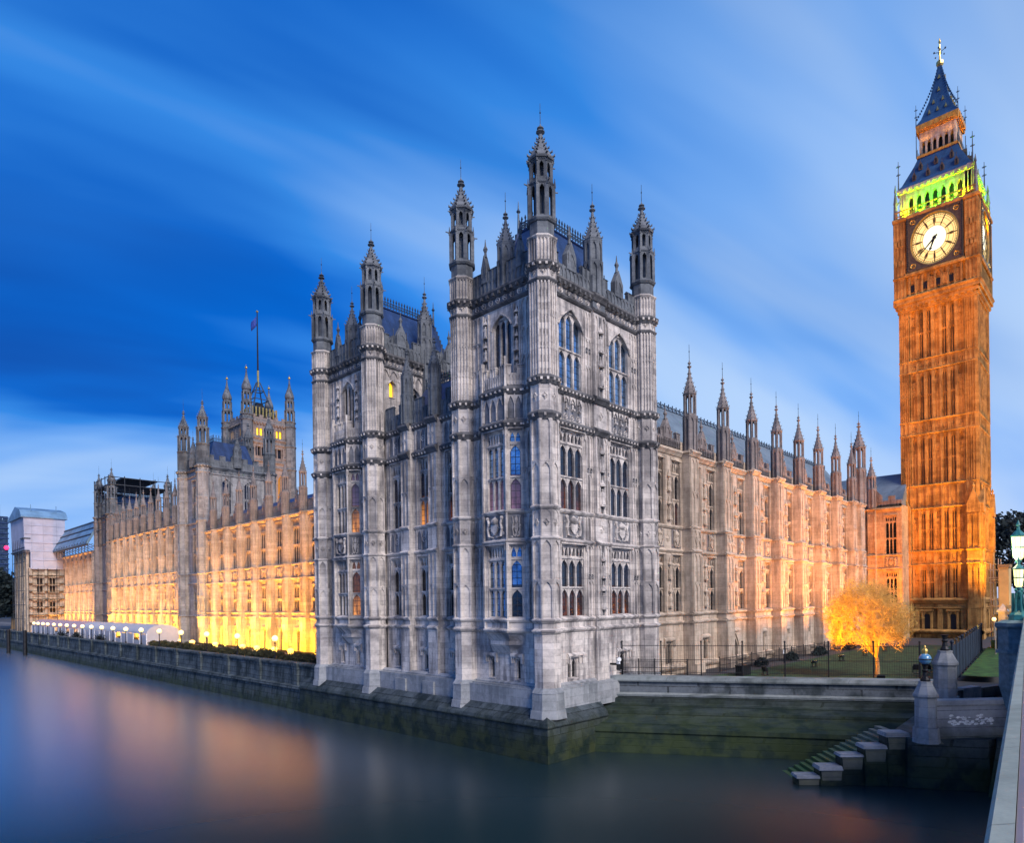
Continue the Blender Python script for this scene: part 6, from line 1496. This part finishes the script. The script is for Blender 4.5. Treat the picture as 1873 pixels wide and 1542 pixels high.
# globe lamps
gl = None
LY = [73.2, 83.3, 93.0, 102.4, 111.5, 120.0, 128.0, 135.4, 142.4, 149.4, 155.9, 162.3, 168.3, 174.0, 179.8, 185.9, 190.7, 195.9, 200.5]
ORD = ['nearest', 'second', 'third', 'fourth', 'fifth', 'sixth', 'seventh', 'eighth', 'ninth', 'tenth', 'eleventh', 'twelfth', 'thirteenth', 'fourteenth', 'fifteenth', 'sixteenth', 'seventeenth', 'eighteenth', 'farthest']
for i, y in enumerate(LY):
    lab = 'lit globe lamp on a black post, ' + (ORD[i]+' to the pavilion along the terrace wall' if i == 0 else ORD[i]+' along the terrace wall from the pavilion')
    if gl is None:
        gl = thing('globe_lamp', lab, 'street lamp', (36.3, y, 4.9), 'globe lamps along the terrace wall')
        q = MB(); q.lathe(0, 0, [(.16,0),(.16,.15),(.07,.3),(.06,1.7),(.1,1.8),(.05,1.9),(.14,2.05)], 8); put('post', q.mesh('post', [IRON]), gl, (36.3, y, 4.9))
        q = MB(); q.ball(0, 0, 2.38, .37, 12); put('globe', q.mesh('globe', [LAMPG], True), gl, (36.3, y, 4.9))
    else: dup(gl, (36.3, y, 4.9), lab)
# small glowing floods peeping over the hedge
for i, (x, y) in enumerate(((45,124.4),(45,117.9),(45,108.3),(45,98.3),(45,93.5),(45,88.2),(45,83.5))):
    t = thing('floodlight', 'squat glowing floodlight behind the terrace hedge, '+('farthest', 'sixth nearest', 'fifth nearest', 'fourth nearest', 'third nearest', 'second nearest', 'nearest')[i]+' to the grey pavilion', 'floodlight', (43.6, y, GZ), 'squat floodlights behind the hedge')
    q = MB(); q.box(43.4, 43.8, y-.5, y+.5, GZ, 4.45); q.lathe(43.6, y, [(.30,4.45),(.34,4.75),(.46,5.05),(.30,5.25),(.1,5.3)], 8, 1); part('lamp_head', q, [IRON, FLOODM], t)
# hedges
rr = random.Random(9)
HD = ['nearest the grey pavilion', 'second from the grey pavilion', 'third from the grey pavilion', 'fourth from the grey pavilion', 'fifth from the grey pavilion', 'sixth from the grey pavilion', 'seventh from the grey pavilion', 'beside the white marquee end']
for i in range(8):
    y0 = 65+6.9*i; q = MB(); ph = rr.random()*6
    def fn(): 
        u, v = rr.random(), rr.random(); hh = 1.15+.25*math.sin(ph+u*7)+.2*math.sin(ph*2+u*17)
        return Vector((37.2+1.5*v+rr.gauss(0,.06), y0+6.7*u, 4.3+hh*(1-abs(v-.5)*.5)*rr.random()**.45))
    leafy(q, 2600, fn, .10, rr); q.box(37.5, 38.4, y0+.2, y0+6.5, GZ, 5.0)
    h_ = part('hedge', q, [HEDGE], None); tag(h_, 'russet green terrace hedge behind the river wall, '+HD[i], 'hedge', 'hedges along the terrace')
for i, y in enumerate((146, 163, 176)):
    q = MB(); fn = lambda: Vector((36.9+rr.gauss(0,.4), y+rr.gauss(0,.8), 5.0+rr.gauss(0,.42))); leafy(q, 700, fn, .12, rr); q.ng(36.9, y, GZ, .08, 5, .06, 5)
    tag(part('shrub', q, [LEAFD], None), 'dark clipped shrub by the marquee, '+('nearest the hedges', 'middle one of three', 'farthest from the hedges')[i], 'shrub', 'shrubs in front of the marquees')
# marquees
def marquee(y0, y1, m_, label):
    t = thing('marquee', label, 'tent', (41, (y0+y1)/2, GZ)); q = MB(); q.at(38.3, 0, 0, EA)
    prof = [(0,6.4)]+[(2.7-2.7*math.cos(PI*i/12), 6.4+1.55*math.sin(PI*i/12)) for i in range(1, 12)]+[(5.4,6.4)]
    q.extr(prof, -y1, -y0); part('canopy', q, [m_], t)
    q = MB(); q.at(38.3, 0, 0, EA)
    n = int((y1-y0)/3.4)
    for i in range(n+1): u = -y1+(y1-y0)*i/n; q.box(u-.08, u+.08, -.05, .1, GZ, 6.45)
    part('posts'[:-1], q, [WHITEP], t)
    q = MB(); q.at(38.3, 0, 0, EA); rr2 = random.Random(3)
    for i in range(n):
        u = -y1+(y1-y0)*i/n
        if rr2.random() < .8: q.box(u+.2, u+(y1-y0)/n-.2, .0, .04, GZ, 6.35)
        else: q.box(u+.2, u+(y1-y0)/n-.2, .0, .04, GZ, 5.3)
    q.box(-y0-.06, -y0, .1, 5.3, GZ, 6.4); part('side_panel', q, [TENT_W], t)
marquee(124, 166, TENT_W, 'white barrel roofed marquee on the terrace, the nearer of the two')
marquee(168, 214, TENT_P, 'pink roofed marquee on the terrace beyond the white one')
# mooring piles
for i, (x, y) in enumerate(((32.6, 190), (31.5, 203))):
    q = MB(); q.ng(x, y, -2, .45, 5.6, .42, 10); q.ng(x, y, 5.6, .5, 5.9, .3, 10); tag(part('mooring_pile', q, [IRON], None), 'black mooring pile standing in the river, '+('nearer one', 'farther one'), 'pile', 'mooring piles off the far terrace') if False else tag(part('mooring_pile', q, [IRON], None), 'black mooring pile in the river, '+('the nearer of two', 'the farther of two')[i], 'pile', 'mooring piles off the far terrace')

# ------------------------------------------------------------------ small things by the corner
Cc = thing('security_camera', 'white security camera on a bracket at the foot of the pavilion', 'camera', (43.4, 30.2, 6.4))
q = MB(); q.box(43.25, 43.55, 30.1, 30.9, 6.1, 6.25); q.ng(43.4, 30.2, 5.75, .16, 6.15, .14, 8); part('bracket', q, [IRON], Cc)
q = MB(); q.tube((43.4,30.2,6.5), (42.9,29.75,6.62), .17, .17, 8); q.ng(43.4, 30.2, 6.2, .17, 6.4, .15, 8); part('housing', q, [WHITEP], Cc)
for i, (x, y, lab) in enumerate(((57.0, 26.2, 'low dark plinth block on the path by the wing door'), (70.5, 27.9, 'small white notice board on a post by the wing'),)):
    t = thing(('plinth_block', 'notice_board')[i], lab, ('block', 'sign')[i], (x, y, GZ))
    if i == 0: q = MB(); q.box(x-.9, x+.9, y-.3, y+.3, GZ, GZ+.9); q.box(x-1, x+1, y-.35, y+.35, GZ+.9, GZ+1.0); part('block', q, [IRON], t)
    else: q = MB(); q.box(x-.03, x+.03, y-.03, y+.03, GZ, GZ+1.2); part('post', q, [IRON], t); q = MB(); q.box(x-.3, x+.3, y-.04, y, GZ+1.0, GZ+1.45); part('board', q, [WHITEP], t)
Bx = thing('grit_box', 'small yellow grit bin on the verge beside the dark fence', 'bin', (98.5, 13.3, 4.8))
q = MB(); q.box(98, 99, 12.8, 13.8, 4.8, 5.5); part('body', q, [BOXY], Bx); q = MB(); q.poly([(-.55,5.5),(.55,5.5),(.4,5.75),(-.4,5.75)], -.55, .55); part('lid', q, [BOXY], Bx, (98.5, 13.3, 0))
# ------------------------------------------------------------------ works yard at the bridge end
Y1 = thing('site_hoarding', 'orange lit board box on stilts beside scaffold tubes at the bridge end', 'hoarding', (102, 13, GZ))
q = MB(); q.box(101, 103, 12.35, 13.35, 9.2, 14.6); part('board', q, [HOARD], Y1)
q = MB(); q.box(100.9, 103.1, 12.25, 13.45, 14.6, 15.0); q.box(101.2, 103, 12.4, 13.3, GZ, 9.2); part('frame', q, [BARK], Y1)
Y2 = thing('scaffold_tower', 'pale tube scaffold tower between clock tower and board box', 'scaffold', (103, 13.9, GZ)); q = MB()
for x in (102, 104):
    for y in (13.5, 14.3): q.ng(x, y, GZ, .06, 15.8 if y < 14 else 15.2, .06, 5)
for z in (9.8, 10.6, 12.8, 13.4, 14.4): q.tube((102,13.3,z), (102,14.5,z), .06); q.tube((104,13.3,z), (104,14.5,z), .06); q.tube((102,13.5,z), (104,13.5,z), .05)
q.box(101.9, 104, 13.4, 14.4, 9.75, 9.85); q.box(101.9, 104, 13.4, 14.4, 13.1, 13.2); part('tubes', q, [SCAF_O], Y2)
Y3 = thing('site_cabin', 'low dark hoarding and cabin below the orange board box', 'cabin', (98, 12.9, GZ))
q = MB(); q.box(97, 101, 11.8, 13.1, GZ, 8.6); part('wall', q, [SCREEN], Y3); q = MB(); q.box(96.8, 101.2, 11.6, 13.3, 8.6, 8.9); part('roof', q, [IRON], Y3)
Y4 = thing('gate_pier', 'stone gate pier with pointed cap in the works yard', 'pier', (95, 12.2, GZ))
q = MB(); q.box(94.6, 95.4, 11.8, 12.6, GZ, 9.2); part('shaft', q, [PLINTH], Y4); q = MB(); q.ng(95, 12.2, 9.2, .75, 9.4, .75, 4, rot=PI/4); q.ng(95, 12.2, 9.4, .7, 10.2, .03, 4, rot=PI/4); part('cap', q, [PLINTH], Y4)
Y5 = thing('street_lamp', 'slim distant street lamp with one small warm globe, in front of the works yard', 'street lamp', (88, 12.0, GZ))
q = MB(); q.ng(88, 12.0, GZ, .07, 8.3, .05, 6); q.tube((88,12,8.3), (88,12.1,8.5), .05); part('post', q, [SCAF_O], Y5); q = MB(); q.ball(88, 12.1, 8.6, .22, 8); part('globe', q, [LAMPG], Y5)
Y6 = thing('barrier', 'orange and white stacked barriers beside the bridge lamp', 'barrier', (99, 11.6, GZ)); q = MB()
for z in (8.4, 9.0, 9.7): q.box(92, 92.2, 10.6, 11.6, z, z+.35)
for y in (10.7, 11.5): q.box(92.05, 92.15, y-.05, y+.05, GZ, 10.2)
part('boards', q, [HOARD], Y6)
flood(90, 14.4, 7.5, (101, 13, 12), 3800, (1, .42, .03), .4, None, 60, housing=False)
# ------------------------------------------------------------------ far backdrop
def leaf_tree(x, y, z, h, r, seed, label, cat='tree', n=2600, group=None, m_=None, s=.5):
    rr = random.Random(seed); t = thing('leafy_tree', label, cat, (x, y, z), group); q = MB(); q.tube((x, y, z), (x+.2, y, z+h*.45), r*.09, r*.05, 6)
    cl = [(Vector((x+rr.gauss(0, r*.42), y+rr.gauss(0, r*.42), z+h*rr.uniform(.35, .88))), r*rr.uniform(.28, .5)) for _ in range(16)]
    for c, _ in cl[:8]: q.tube((x, y, z+h*.35), tuple(c), r*.035, r*.012, 4)
    part('trunk', q, [BARK], t); q = MB()
    def fn(): c, k = rr.choice(cl); d = Vector((rr.gauss(0,1), rr.gauss(0,1), rr.gauss(0,1))).normalized(); return c+d*k*rr.random()**.4
    leafy(q, n, fn, s, rr); part('crown', q, [m_ or LEAFD], t); return t
TL = ['dense dark riverside tree past the wrapped pavilion, nearest', 'dense dark riverside tree, second past the wrapped pavilion', 'dense dark riverside tree, third past the wrapped pavilion', 'dense dark riverside tree, farthest along the bank']
for i, (x, y, h, r) in enumerate(((42, 262, 20, 8), (40, 282, 21, 9), (36, 305, 21, 9), (33, 335, 23, 11))): leaf_tree(x, y, GZ, h, r, 30+i, TL[i], n=3200, group='trees beyond the far pavilion', s=.7)
for i, (x, y, h, r, lab) in enumerate(((168, 23, 26, 7, 'dusky blue tree right beside the clock tower, on the left'), (175, 19.5, 25, 6, 'dusky blue tree in the middle, beyond the works yard'), (182, 15.5, 22, 6, 'dusky blue tree behind the bridge lamp'))): leaf_tree(x, y, GZ, h, r, 50+i, lab, n=2400, group='trees beyond the works yard', s=.45)
Fb = thing('street_building', 'grey stone building with stepped roof behind the bridge lamp', 'building', (190, 12, GZ))
q = MB(); q.at(190, 0, 0, EA); wall(q, -17, 10, GZ, 27, [(-15+3*i, -14+3*i, 8+5*j, 11+5*j) for i in range(8) for j in range(4)], 0, .4); q.at(); q.box(190.4, 210, -10, 17, GZ, 27); q.box(191, 205, 3, 14.5, 27, 31.5); q.box(190, 192, 11, 13, 27, 33); part('wall', q, [DARKST], Fb)
q = MB(); q.at(190, 0, 0, EA)
for i in range(8):
    for j in range(4): q.add([(-15+3*i,.35,8+5*j),(-14+3*i,.35,8+5*j),(-14+3*i,.35,11+5*j),(-15+3*i,.35,11+5*j)], [(0,1,2,3)])
part('glazing', q, [GLASS_D], Fb)
Ob = thing('office_tower', 'distant blue glass office tower with lit floors at the far left edge', 'tower', (65, 525, GZ))
q = MB(); q.box(50, 80, 512, 560, GZ, 68); part('facade', q, [OFFICE], Ob)
q = MB()
for i in range(20): q.box(49.6, 80.4, 511.6, 560.4, 6+3.2*i, 6.6+3.2*i)
part('floor_bands'[:-1], q, [SLATE], Ob)
q = MB(); q.box(54, 77, 518, 555, 68, 76); part('plant_room', q, [SLATE], Ob)
q = MB(); q.ball(79, 511.0, 48.5, 1.3, 8); part('beacon', q, [REDL], Ob)
